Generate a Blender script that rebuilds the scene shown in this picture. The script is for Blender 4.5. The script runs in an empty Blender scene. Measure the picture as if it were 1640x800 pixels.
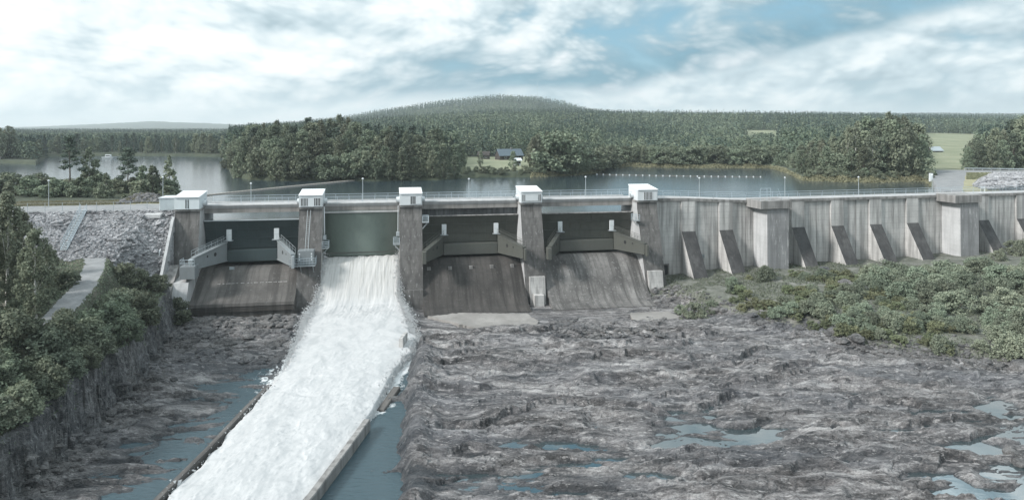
HAZE=True; DEN=True
import bpy, math, random
import numpy as np
from math import radians, sin, cos, pi, atan2

# ------------------------------------------------------------------ frame of reference
# camera at (0,0,HC) looking along +Y, lake level z = 0.  F, CX, V0: focal length / centre / horizon in photo pixels
F, CX, V0, HC = 1120.0, 820.0, 203.0, 16.5
SC = bpy.context.scene
COL = SC.collection
rng = np.random.default_rng(7)
random.seed(7)

def GP(u, v, z):
    d = (HC - z) * F / (v - V0)
    return ((u - CX) / F * d, d)
def XD(u, d): return (u - CX) / F * d

# dam frame: s along the dam (to the right), q downstream
DA = radians(10.0)
OX, OY = -53.5, 120.0
CA, SA = cos(DA), sin(DA)
def DW(s, q): return (OX + s * CA + q * SA, OY + s * SA - q * CA)
def s_at(u, q):
    r = (u - CX) / F
    px, py = OX + q * SA, OY - q * CA
    return (r * py - px) / (CA - r * SA)
# concrete wall frame: t along, q downstream
WA = radians(13.5)
WX, WY = 27.5, 133.4
CW, SW = cos(WA), sin(WA)
def WW(t, q): return (WX + t * CW + q * SW, WY + t * SW - q * CW)
def t_at(u, q):
    r = (u - CX) / F
    px, py = WX + q * SW, WY - q * CW
    return (r * py - px) / (CW - r * SW)

# ------------------------------------------------------------------ noise
def _h(ix, iy, seed):
    h = (ix.astype(np.int64) * 374761393 + iy.astype(np.int64) * 668265263 + seed * 1442695041) & 0xFFFFFFFF
    h = ((h ^ (h >> 13)) * 1274126177) & 0xFFFFFFFF
    h = (h ^ (h >> 16)) & 0xFFFFFF
    return h / float(0xFFFFFF)
def vnoise(x, y, seed=0):
    x = np.asarray(x, float); y = np.asarray(y, float)
    ix = np.floor(x); iy = np.floor(y)
    fx = x - ix; fy = y - iy
    fx = fx * fx * fx * (fx * (fx * 6 - 15) + 10); fy = fy * fy * fy * (fy * (fy * 6 - 15) + 10)
    ix = ix.astype(np.int64); iy = iy.astype(np.int64)
    a = _h(ix, iy, seed); b = _h(ix + 1, iy, seed); c = _h(ix, iy + 1, seed); d = _h(ix + 1, iy + 1, seed)
    return (a * (1 - fx) + b * fx) * (1 - fy) + (c * (1 - fx) + d * fx) * fy
def fbm(x, y, seed=0, octv=4, gain=0.5, lac=2.03):
    s = 0; a = 1; t = 0
    for k in range(octv):
        s = s + a * vnoise(x, y, seed + 17 * k); t += a
        a *= gain; x = x * lac + 3.1; y = y * lac + 7.7
    return s / t
def ridged(x, y, seed=0, octv=4):
    s = 0; a = 1; t = 0
    for k in range(octv):
        s = s + a * (1 - np.abs(2 * vnoise(x, y, seed + 13 * k) - 1)); t += a
        a *= 0.5; x = x * 2.07 + 1.7; y = y * 2.07 + 4.3
    return s / t
def sst(a, b, x):
    t = np.clip((x - a) / (b - a), 0, 1)
    return t * t * (3 - 2 * t)

# ------------------------------------------------------------------ mesh helpers
def mk(name, verts, faces, mats, parent=None, smooth=False, loc=None, rot=None, mat_idx=None, attrs=None):
    """faces: list of (M,k) int arrays or list of tuples."""
    me = bpy.data.meshes.new(name)
    verts = np.asarray(verts, np.float32).reshape(-1, 3)
    if isinstance(faces, list) and faces and not isinstance(faces[0], np.ndarray):
        flat = []; starts = []; totals = []; n = 0
        for f in faces:
            starts.append(n); totals.append(len(f)); n += len(f); flat.extend(f)
        flat = np.array(flat, np.int32); starts = np.array(starts, np.int32); totals = np.array(totals, np.int32)
    else:
        if isinstance(faces, np.ndarray): faces = [faces]
        flat = np.concatenate([f.reshape(-1) for f in faces]).astype(np.int32)
        totals = np.concatenate([np.full(len(f), f.shape[1]) for f in faces]).astype(np.int32)
        starts = (np.cumsum(totals) - totals).astype(np.int32)
    me.vertices.add(len(verts)); me.vertices.foreach_set('co', verts.reshape(-1))
    me.loops.add(len(flat)); me.loops.foreach_set('vertex_index', flat)
    me.polygons.add(len(totals)); me.polygons.foreach_set('loop_start', starts); me.polygons.foreach_set('loop_total', totals)
    for m in (mats if isinstance(mats, (list, tuple)) else [mats]): me.materials.append(m)
    if mat_idx is not None: me.polygons.foreach_set('material_index', np.asarray(mat_idx, np.int32))
    me.polygons.foreach_set('use_smooth', np.full(len(totals), bool(smooth)))
    if attrs:
        for k, v in attrs.items():
            a = me.attributes.new(k, 'FLOAT', 'POINT'); a.data.foreach_set('value', np.asarray(v, np.float32))
    me.update(calc_edges=True); me.validate()
    o = bpy.data.objects.new(name, me); COL.objects.link(o)
    if parent is not None: o.parent = parent
    if loc is not None: o.location = loc
    if rot is not None: o.rotation_euler = (0, 0, rot)
    return o

class MB:
    def __init__(s): s.v = []; s.f = []; s.mi = []
    def add(s, vs, fs, mi=0):
        n = len(s.v); s.v.extend([tuple(p) for p in vs]); s.f.extend([tuple(i + n for i in f) for f in fs]); s.mi.extend([mi] * len(fs)); return s
    def box(s, x0, x1, y0, y1, z0, z1, mi=0):
        return s.add([(x0,y0,z0),(x1,y0,z0),(x1,y1,z0),(x0,y1,z0),(x0,y0,z1),(x1,y0,z1),(x1,y1,z1),(x0,y1,z1)],
                     [(0,3,2,1),(4,5,6,7),(0,1,5,4),(1,2,6,5),(2,3,7,6),(3,0,4,7)], mi)
    def bbox(s, x0, x1, y0, y1, z0, z1, b=0.05, mi=0):
        # box with chamfered vertical and top edges
        def ring(e, z): return [(x0+e+b,y0+e,z),(x1-e-b,y0+e,z),(x1-e,y0+e+b,z),(x1-e,y1-e-b,z),(x1-e-b,y1-e,z),(x0+e+b,y1-e,z),(x0+e,y1-e-b,z),(x0+e,y0+e+b,z)]
        vs = ring(0, z0) + ring(0, z1 - b) + ring(b, z1)
        fs = [tuple(range(7, -1, -1)), tuple(range(16, 24))]
        for k in range(2):
            for i in range(8):
                j = (i + 1) % 8; fs.append((k*8+i, k*8+j, k*8+8+j, k*8+8+i))
        return s.add(vs, fs, mi)
    def prism_x(s, prof, x0, x1, mi=0, cap_mi=None):
        """prof: list of (y,z) extruded along x"""
        n = len(prof)
        vs = [(x0, y, z) for y, z in prof] + [(x1, y, z) for y, z in prof]
        s.add(vs, [(i, (i+1) % n, n + (i+1) % n, n + i) for i in range(n)], mi)
        m = len(s.v) - 2 * n
        c = mi if cap_mi is None else cap_mi
        s.f.append(tuple(m + i for i in range(n - 1, -1, -1))); s.mi.append(c)
        s.f.append(tuple(m + n + i for i in range(n))); s.mi.append(c)
        return s
    def tube(s, pts, r, n=6, mi=0):
        pts = [np.array(p, float) for p in pts]
        rs = r if isinstance(r, (list, tuple)) else [r] * len(pts)
        base = len(s.v)
        for k, p in enumerate(pts):
            d = pts[min(k+1, len(pts)-1)] - pts[max(k-1, 0)]
            d = d / (np.linalg.norm(d) + 1e-9)
            a = np.cross(d, (0, 0, 1)) if abs(d[2]) < .9 else np.cross(d, (1, 0, 0))
            a /= np.linalg.norm(a); b = np.cross(d, a)
            for i in range(n):
                t = 2 * pi * i / n; q = p + rs[k] * (cos(t) * a + sin(t) * b); s.v.append(tuple(q))
        for k in range(len(pts) - 1):
            for i in range(n):
                j = (i + 1) % n; s.f.append((base+k*n+i, base+k*n+j, base+(k+1)*n+j, base+(k+1)*n+i)); s.mi.append(mi)
        s.f.append(tuple(base + i for i in range(n - 1, -1, -1))); s.mi.append(mi)
        e = base + (len(pts) - 1) * n
        s.f.append(tuple(e + i for i in range(n))); s.mi.append(mi)
        return s
    def ball(s, c, r, nu=8, nv=5, mi=0):
        rx, ry, rz = r if isinstance(r, (tuple, list)) else (r, r, r)
        vs = [(c[0], c[1], c[2] - rz)]
        for k in range(1, nv):
            a = -pi/2 + pi * k / nv
            for i in range(nu):
                t = 2*pi*i/nu; vs.append((c[0]+rx*cos(a)*cos(t), c[1]+ry*cos(a)*sin(t), c[2]+rz*sin(a)))
        vs.append((c[0], c[1], c[2] + rz)); fs = []
        for i in range(nu): fs.append((0, 1+(i+1) % nu, 1+i))
        for k in range(nv-2):
            for i in range(nu):
                j = (i+1) % nu; a0 = 1+k*nu; b0 = a0+nu; fs.append((a0+i, a0+j, b0+j, b0+i))
        e = len(vs)-1; a0 = 1+(nv-2)*nu
        for i in range(nu): fs.append((a0+i, a0+(i+1) % nu, e))
        return s.add(vs, fs, mi)
    def build(s, name, mats, parent=None, smooth=False, loc=None, rot=None):
        return mk(name, s.v, s.f, mats, parent, smooth, loc, rot, s.mi)

def tag(o, label=None, cat=None, group=None, kind=None):
    if label: o['label'] = label
    if cat: o['category'] = cat
    if group: o['group'] = group
    if kind: o['kind'] = kind
    return o
def thing(name, label, cat, loc=(0,0,0), rot=0.0, group=None):
    o = bpy.data.objects.new(name, None); COL.objects.link(o)
    o.location = loc; o.rotation_euler = (0, 0, rot); o.empty_display_size = .5
    return tag(o, label, cat, group)
def dup(root, loc, rot=0.0, scale=1.0, label=None, group=None):
    r = root.copy(); COL.objects.link(r); r.location = loc; r.rotation_euler = (0, 0, rot)
    r.scale = scale if isinstance(scale, tuple) else (scale,)*3
    if label: r['label'] = label
    if group: r['group'] = group
    elif 'group' in r: del r['group']
    for ch in root.children:
        c = ch.copy(); COL.objects.link(c); c.parent = r
        for g in ch.children:
            d = g.copy(); COL.objects.link(d); d.parent = c
    return r

# ------------------------------------------------------------------ materials
class NT:
    def __init__(s, name):
        s.m = bpy.data.materials.new(name); s.m.use_nodes = True
        s.t = s.m.node_tree; s.b = s.t.nodes['Principled BSDF']; s.out = s.t.nodes['Material Output']
    def n(s, typ, **kw):
        nd = s.t.nodes.new(typ)
        for k, v in kw.items():
            if k.startswith('in_'):
                key = k[3:]; key = int(key) if key.isdigit() else key
                nd.inputs[key].default_value = v
            else: setattr(nd, k, v)
        return nd
    def l(s, a, b): s.t.links.new(a, b)
    def coords(s, kind='Object', scale=(1,1,1), rot=(0,0,0)):
        if kind == 'Position': o = s.n('ShaderNodeNewGeometry').outputs['Position']
        else: o = s.n('ShaderNodeTexCoord').outputs[kind]
        mp = s.n('ShaderNodeMapping'); mp.inputs['Scale'].default_value = scale; mp.inputs['Rotation'].default_value = rot
        s.l(o, mp.inputs['Vector']); return mp.outputs['Vector']
    def noise(s, vec, scale=1., detail=4., rough=.55, dist=0.):
        nd = s.n('ShaderNodeTexNoise'); nd.inputs['Scale'].default_value = scale; nd.inputs['Detail'].default_value = detail
        nd.inputs['Roughness'].default_value = rough; nd.inputs['Distortion'].default_value = dist
        s.l(vec, nd.inputs['Vector']); return nd.outputs['Fac']
    def ramp(s, fac, stops):
        r = s.n('ShaderNodeValToRGB'); cr = r.color_ramp
        while len(cr.elements) < len(stops): cr.elements.new(.5)
        for e, (p, c) in zip(cr.elements, stops):
            e.position = p; e.color = (c[0], c[1], c[2], 1) if not isinstance(c, (int, float)) else (c, c, c, 1)
        s.l(fac, r.inputs['Fac']); return r.outputs['Color']
    def mix(s, fac, a, b, mode='MIX'):
        m = s.n('ShaderNodeMix', data_type='RGBA', blend_type=mode)
        for v, i in ((fac, 0), (a, 6), (b, 7)):
            if isinstance(v, (int, float)): m.inputs[i].default_value = v if i == 0 else (v, v, v, 1)
            elif isinstance(v, tuple): m.inputs[i].default_value = (v[0], v[1], v[2], 1)
            else: s.l(v, m.inputs[i])
        return m.outputs[2]
    def math(s, op, a, b=None, clamp=False):
        m = s.n('ShaderNodeMath', operation=op, use_clamp=clamp)
        for v, i in ((a, 0), (b, 1)):
            if v is None: continue
            if isinstance(v, (int, float)): m.inputs[i].default_value = v
            else: s.l(v, m.inputs[i])
        return m.outputs[0]
    def bump(s, h, strength=.5, dist=.1):
        b = s.n('ShaderNodeBump'); b.inputs['Strength'].default_value = strength; b.inputs['Distance'].default_value = dist
        s.l(h, b.inputs['Height']); s.l(b.outputs['Normal'], s.b.inputs['Normal']); return b
    def base(s, c): 
        if isinstance(c, tuple): s.b.inputs['Base Color'].default_value = (c[0], c[1], c[2], 1)
        else: s.l(c, s.b.inputs['Base Color'])
    def set(s, **kw):
        for k, v in kw.items():
            key = k.replace('_', ' ')
            if isinstance(v, (int, float)): s.b.inputs[key].default_value = v
            else: s.l(v, s.b.inputs[key])

def concrete(name, light, dark, streak=.5, blotch=.5, lines=.6, stain=None, ys=1.3):
    m = NT(name)
    v = m.coords('Object', (1.3, ys, .09)); st = m.noise(v, 1.0, 5, .6)
    v2 = m.coords('Object', (.22, .22, .22)); bl = m.noise(v2, 1.0, 6, .6)
    c = m.mix(m.ramp(bl, [(.3, 0.), (.7, 1.)]), dark, light)
    mid = tuple((a*.45 + b*.55) for a, b in zip(light, dark))
    c = m.mix(m.math('MULTIPLY', m.ramp(st, [(.44, 0.), (.62, 1.)]), streak), c, tuple(x*.5 for x in mid))
    # pour lines every 1.15 m in height
    tc = m.n('ShaderNodeTexCoord'); sx = m.n('ShaderNodeSeparateXYZ'); m.l(tc.outputs['Object'], sx.inputs[0])
    zz = m.math('FRACT', m.math('MULTIPLY', m.math('ADD', sx.outputs[2], m.math('MULTIPLY', bl, .12)), 1/1.15))
    ln = m.ramp(zz, [(0., 1.), (.05, 0.), (.95, 0.), (1., 1.)])
    nf = m.noise(m.coords('Object', (.5, .5, 2.)), 1.3, 3)
    c = m.mix(m.math('MULTIPLY', m.math('MULTIPLY', ln, nf), lines), c, tuple(x*.45 for x in mid))
    if stain:
        # efflorescence / pale drips
        e = m.noise(m.coords('Object', (1.8, 1.8, .25)), 1.6, 6, .65)
        c = m.mix(m.math('MULTIPLY', m.ramp(e, [(.58, 0.), (.68, 1.)]), stain), c, (.55, .55, .54))
    fine = m.noise(m.coords('Object', (1, 1, 1)), 9., 4, .7)
    c = m.mix(.35, c, m.ramp(fine, [(.25, .35), (.75, 1.)]), 'MULTIPLY')
    m.base(c); m.set(Roughness=.88)
    m.bump(m.math('ADD', m.math('MULTIPLY', ln, -.5), m.math('MULTIPLY', fine, .5)), .5, .04)
    return m.m
def paint(name, col, rough=.45, metal=0., var=.25, dirt=(.2,.19,.17)):
    m = NT(name)
    n1 = m.noise(m.coords('Object', (1,1,.4)), 1.7, 5, .6)
    c = m.mix(m.math('MULTIPLY', m.ramp(n1, [(.45, 0.), (.8, 1.)]), var), col, dirt)
    m.base(c); m.set(Roughness=rough, Metallic=metal)
    return m.m
def foliage(name, dark, light, trans=.25):
    m = NT(name)
    g = m.n('ShaderNodeNewGeometry'); oi = m.n('ShaderNodeObjectInfo')
    a = m.noise(m.coords('Position', (1,1,1)), .55, 3, .6)
    f = m.math('ADD', m.math('MULTIPLY', g.outputs['Random Per Island'], .55), m.math('MULTIPLY', a, .45))
    c = m.mix(f, dark, light)
    h = m.n('ShaderNodeHueSaturation'); h.inputs['Saturation'].default_value = 1
    m.l(m.math('ADD', .465, m.math('MULTIPLY', m.math('FRACT', m.math('MULTIPLY', oi.outputs['Random'], 7.3)), .06)), h.inputs['Hue'])
    m.l(m.math('ADD', .68, m.math('MULTIPLY', oi.outputs['Random'], .7)), h.inputs['Value'])
    m.l(c, h.inputs['Color'])
    m.base(h.outputs['Color']); m.set(Roughness=.75); m.b.inputs['Specular IOR Level'].default_value = .25
    t = m.n('ShaderNodeBsdfTranslucent'); m.l(h.outputs['Color'], t.inputs['Color'])
    mx = m.n('ShaderNodeMixShader'); mx.inputs[0].default_value = trans
    m.l(m.b.outputs[0], mx.inputs[1]); m.l(t.outputs[0], mx.inputs[2]); m.l(mx.outputs[0], m.out.inputs['Surface'])
    return m.m
def far_foliage(name):
    m = NT(name)
    at = m.n('ShaderNodeAttribute', attribute_name='var')
    g = m.n('ShaderNodeNewGeometry')
    c = m.ramp(at.outputs['Fac'], [(0., (.024,.046,.044)), (.45, (.055,.083,.07)), (.62, (.095,.125,.092)), (1., (.17,.2,.14))])
    pv = m.noise(m.coords('Position', (1,1,.2)), .022, 3, .6)
    c = m.mix(m.ramp(pv, [(.4, 0.), (.62, .55)]), c, (.10,.135,.085))
    c = m.mix(.6, c, m.ramp(g.outputs['Random Per Island'], [(0., .75), (1., 1.12)]), 'MULTIPLY')
    m.base(c); m.set(Roughness=.85); m.b.inputs['Specular IOR Level'].default_value = .2
    return m.m
def rock(name, cols, scale=(.12,.3,.3), wet=0.3, lichen=None):
    m = NT(name)
    p = m.coords('Position', scale, (0, 0, .18))
    a = m.noise(p, 1., 8, .68, .6)
    p2 = m.coords('Position', (.9, 2.6, 2.6), (0, 0, .18)); b = m.noise(p2, 1., 6, .7, .4)
    p3 = m.coords('Position', (5, 9, 9)); d = m.noise(p3, 1., 4, .7)
    f = m.math('ADD', m.math('ADD', m.math('MULTIPLY', a, .55), m.math('MULTIPLY', b, .3)), m.math('MULTIPLY', d, .25))
    c = m.ramp(f, [(.38, cols[0]), (.48, cols[1]), (.57, cols[2]), (.68, cols[3])])
    # mauve / blue-grey mineral tint in broad bands
    lg = m.noise(m.coords('Position', (.09, .24, .2), (0,0,.15)), 1., 5, .6, .5)
    c = m.mix(m.math('MULTIPLY', m.ramp(lg, [(.38, 1.), (.48, 0.)]), .5), c, m.mix(.5, c, (.015,.016,.018)))
    t = m.noise(m.coords('Position', (.05, .16, .1), (0,0,.25)), 1., 4, .6)
    c = m.mix(m.math('MULTIPLY', m.ramp(t, [(.46, 0.), (.66, 1.)]), .45), c, (.09, .102, .125))
    t2 = m.noise(m.coords('Position', (.35, 1.1, 1.), (0,0,.1)), 1., 6, .65)
    c = m.mix(m.math('MULTIPLY', m.ramp(t2, [(.54, 0.), (.62, 1.)]), .75), c, (.035, .037, .042))
    t3 = m.noise(m.coords('Position', (.9, 3.4, 2.), (0,0,.12)), 1., 5, .7)
    c = m.mix(m.math('MULTIPLY', m.ramp(t3, [(.57, 0.), (.66, 1.)]), .55), c, tuple(x*1.25 for x in cols[3]))
    at = m.n('ShaderNodeAttribute', attribute_name='wet')
    c = m.mix(m.math('MULTIPLY', at.outputs['Fac'], .75), c, (.03, .041, .052))
    m.base(c)
    w = m.noise(m.coords('Position', (.1, .4, .4)), 1., 5, .6)
    r = m.math('SUBTRACT', .85, m.math('MULTIPLY', m.ramp(w, [(.5, 0.), (.62, 1.)]), wet))
    m.set(Roughness=m.math('SUBTRACT', r, m.math('MULTIPLY', at.outputs['Fac'], .35), True))
    h = m.math('ADD', m.math('MULTIPLY', b, .6), m.math('MULTIPLY', d, .45))
    m.bump(h, 1., .85)
    return m.m
def ground_mix(name, c1, c2, c3, scale=.4, bump=.6):
    m = NT(name)
    a = m.noise(m.coords('Position', (1,1,1)), scale, 7, .65); b = m.noise(m.coords('Position', (1,1,1)), scale*9, 4, .7)
    c = m.ramp(m.math('ADD', m.math('MULTIPLY', a, .65), m.math('MULTIPLY', b, .35)), [(.36, c1), (.5, c2), (.64, c3)])
    m.base(c); m.set(Roughness=.95); m.bump(b, bump, .15)
    return m.m

M = {}
M['wall'] = concrete('wall_concrete', (.60,.59,.575), (.40,.393,.384), .85, .6, .9)
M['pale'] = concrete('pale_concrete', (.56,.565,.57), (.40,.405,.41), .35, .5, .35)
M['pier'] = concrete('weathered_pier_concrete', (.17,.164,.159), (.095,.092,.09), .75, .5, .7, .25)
M['streaky'] = concrete('lime_streaked_concrete', (.33,.33,.335), (.22,.22,.225), .5, .5, .4, .8)
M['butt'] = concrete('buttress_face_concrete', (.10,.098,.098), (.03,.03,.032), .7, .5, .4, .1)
M['lip'] = concrete('capping_concrete', (.36,.35,.34), (.2,.195,.19), .8, .5, .2)
M['sill'] = concrete('sill_concrete', (.16,.15,.142), (.07,.066,.063), .95, .5, .35, .12, .07)
M['sill_wet'] = concrete('damp_sill_concrete', (.085,.078,.073), (.028,.026,.025), 1., .5, .5, .06, .07)
M['sill_worn'] = concrete('worn_sill_concrete', (.25,.24,.232), (.05,.048,.047), 1., .5, .45, .3, .07)
M['slab'] = concrete('deck_concrete', (.5,.5,.5), (.38,.38,.38), .3, .4, .1)
M['beam'] = concrete('deck_beam_concrete', (.33,.315,.3), (.22,.21,.2), .5, .5, .2)
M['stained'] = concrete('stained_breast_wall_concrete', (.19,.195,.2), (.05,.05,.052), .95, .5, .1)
M['roofw'] = paint('white_roof_sheet', (.8,.82,.83), .4, 0, .15, (.5,.52,.53))
M['white'] = paint('white_sheet_metal', (.56,.59,.605), .4, 0, .25, (.45,.47,.48))
M['whitecor'] = paint('pale_corrugated_metal', (.6,.65,.67), .4, 0, .25, (.4,.43,.45))
M['galv'] = paint('galvanised_steel', (.42,.46,.48), .4, .55, .3, (.25,.27,.28))
M['dark'] = paint('dark_opening', (.012,.013,.015), .6, 0, .1)
M['teal'] = paint('dark_teal_gate_paint', (.038,.056,.06), .45, 0, .45, (.025,.032,.032))
M['tealarm'] = paint('grey_arm_paint', (.19,.21,.22), .5, 0, .4, (.12,.13,.13))
M['olive'] = paint('dark_olive_gate_paint', (.07,.074,.064), .45, 0, .5, (.04,.039,.034))
M['olivearm'] = paint('olive_arm_paint', (.076,.079,.07), .5, 0, .45, (.05,.05,.045))
M['green'] = paint('green_gate_paint', (.125,.155,.135), .3, 0, .55, (.085,.11,.095))
M['railp'] = paint('railing_paint', (.4,.46,.5), .45, .3, .2, (.3,.33,.35))
M['wood'] = paint('weathered_timber', (.24,.21,.18), .8, 0, .5, (.1,.09,.08))
M['tarmac'] = ground_mix('gravel_road', (.16,.165,.17), (.21,.215,.22), (.27,.275,.28), .5, .3)
M['gravel'] = ground_mix('gravel_path', (.15,.155,.16), (.2,.205,.21), (.26,.265,.27), .6, .3)
M['soil'] = ground_mix('bank_soil', (.03,.035,.022), (.05,.055,.034), (.10,.095,.075), .35)
M['bankgravel'] = ground_mix('stony_bank', (.06,.065,.05), (.115,.12,.1), (.21,.205,.19), .5)
M['grass'] = ground_mix('dry_grass', (.15,.15,.085), (.25,.24,.15), (.34,.315,.205), .25)
M['meadow'] = ground_mix('meadow', (.13,.15,.085), (.19,.205,.13), (.25,.25,.17), .05)
M['forestfloor'] = ground_mix('forest_floor', (.02,.03,.018), (.035,.045,.027), (.055,.065,.038), .08)
M['reeds'] = ground_mix('reed_shore', (.09,.1,.06), (.14,.145,.09), (.19,.185,.12), .2)
M['rubble'] = rock('rubble_rock', [(.03,.03,.031),(.095,.093,.093),(.19,.184,.182),(.34,.33,.33)], (.5,.5,.5), .1)
M['riprap'] = rock('pale_riprap_rock', [(.14,.14,.145),(.34,.34,.355),(.5,.5,.52),(.68,.68,.69)], (.9,.9,.9), .05)
M['bed'] = rock('bedrock', [(.009,.009,.0095),(.07,.067,.068),(.25,.238,.238),(.62,.60,.595)], (.14,.6,.5), .35)
M['cliff'] = rock('cliff_rock', [(.012,.013,.015),(.05,.052,.055),(.17,.17,.172),(.4,.4,.4)], (.6,.6,.3), .2)
M['birchbark'] = NT('birch_bark'); _b = M['birchbark']
_n = _b.noise(_b.coords('Object', (2,2,9)), 1.2, 4, .6)
_b.base(_b.ramp(_n, [(.38, (.05,.045,.04)), (.48, (.6,.59,.56)), (.8, (.72,.71,.68))])); _b.set(Roughness=.8); M['birchbark'] = _b.m
M['bark'] = ground_mix('brown_bark', (.05,.04,.033), (.09,.075,.06), (.14,.115,.09), 2.)
M['leaf'] = foliage('broadleaf_foliage', (.058,.078,.056), (.25,.285,.2))
M['birchleaf'] = foliage('birch_foliage', (.08,.098,.07), (.29,.31,.225))
M['willow'] = foliage('willow_foliage', (.095,.122,.088), (.28,.315,.235))
M['youngleaf'] = foliage('young_shrub_foliage', (.08,.098,.058), (.23,.25,.15))
M['needle'] = foliage('needle_foliage', (.03,.047,.04), (.115,.15,.12), .1)
M['farleaf'] = far_foliage('distant_foliage')
# ------------------------------------------------------------------ the lie of the land
S1, S2, S3, S4, S5 = [s_at(u, 2.6) for u in (300.5, 498, 658, 850.5, 1036)]
PW = 3.9                                   # pier width
def I(x, xs, ys): return np.interp(x, xs, ys)
def XC(Y): return I(Y, [20,57,61,71,87.5,103,112,120], [-40.5,-41.4,-41.5,-42.5,-45.5,-50,-54,-57])
def XL(Y): return I(Y, [20,57,66,76,88,100,108,117], [-28.8,-28.4,-28.3,-28.3,-28.7,-30.4,-32.2,-33.6])
def XR(Y): return I(Y, [20,57,66,76,88,96,101,108,117], [-18.0,-16.9,-15.6,-14.8,-14.5,-13.4,-13.5,-15.9,-17.5])
def XE(Y): return I(Y, [20,57,69,80,90,96,105,112], [-8.2,-9.2,-10.9,-12.0,-12.9,-13.2,-13.2,-15])
SHU = [-600,0,40,58,75,110,150,300,355,366,372,400,450,600,700,760,860,930,962,972,1000,1100,1180,1232,1258,1285,1400,1480,1496,1510,2200]
SHV = [262,262,263,264,252,250.5,249.5,250.5,252,270,284,288,290,290.5,289,285,284,281,276,268,267.5,269.5,269,270,277,290,293,291,302,330,330]
def shore_d(u):
    v = I(u, SHU, SHV); return HC * F / (v - V0)
TA = ([-600,366,380,480,560,600,700,760,800,860,900,940,980,1100,2200], [206,206,202,195,186,178,163,156,153,155,163,174,179,181,186])
TC = ([-600,366,400,560,700,800,900,1000,1200,1350,1450,1540,1640,2200], [209,209,200,193,182,177,177,180,181,183,186,188,190,190])
TB = ([-600,0,60,150,240,300,370,450,1000,1380,1440,1500,1560,1640,2200], [206,205,203,199,194.5,196.5,199,202,200,190,182,180.5,182,181.5,186])
def hill_z(u, d):
    zc = np.maximum(HC + (V0 - I(u, *TC)) * 900 / F - 14, 1.6)
    za = np.maximum(HC + (V0 - I(u, *TA)) * 1900 / F - 13, zc)
    zb = HC + (V0 - I(u, *TB)) * 5000 / F
    z = 1.6 + (zc - 1.6) * sst(330, 900, d)
    z = z + (za - zc) * sst(1000, 1900, d)
    z = z * (1 - sst(2300, 3600, d)) + np.where(d > 2300, 2 + (zb - 2) * sst(3300, 5000, d), 0) * sst(2300, 3600, d)
    return z
PUD = [(890,715,150,15),(768,734,52,8),(1062,715,30,8),(1118,684,64,13),(1322,687,46,9),(1560,719,126,22),(1040,764,90,15),
       (1195,754,66,13),(1345,742,60,9),(1590,792,230,22),(1140,668,60,6),(1225,640,50,5),(1365,632,80,6),(1075,660,50,6),
       (1480,760,70,9),(905,790,60,9),(1290,790,80,10),(980,735,60,7),(1440,690,60,7),(720,690,40,8),(1620,668,60,7)]
WLR, WLL, WLP = -13.9, -14.72, -14.6
PW_ = [(GP(u, v, WLR), w * ((HC - WLR) / (v - V0)) / 2 * 1.0, h / (v - V0)**2 * (HC - WLR) * F / 2) for u, v, w, h in PUD]
BX = [10,20,28.6,36.5,48,63,90,160]; BY = [126,125,122,107.5,93,86,81,76]

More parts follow.
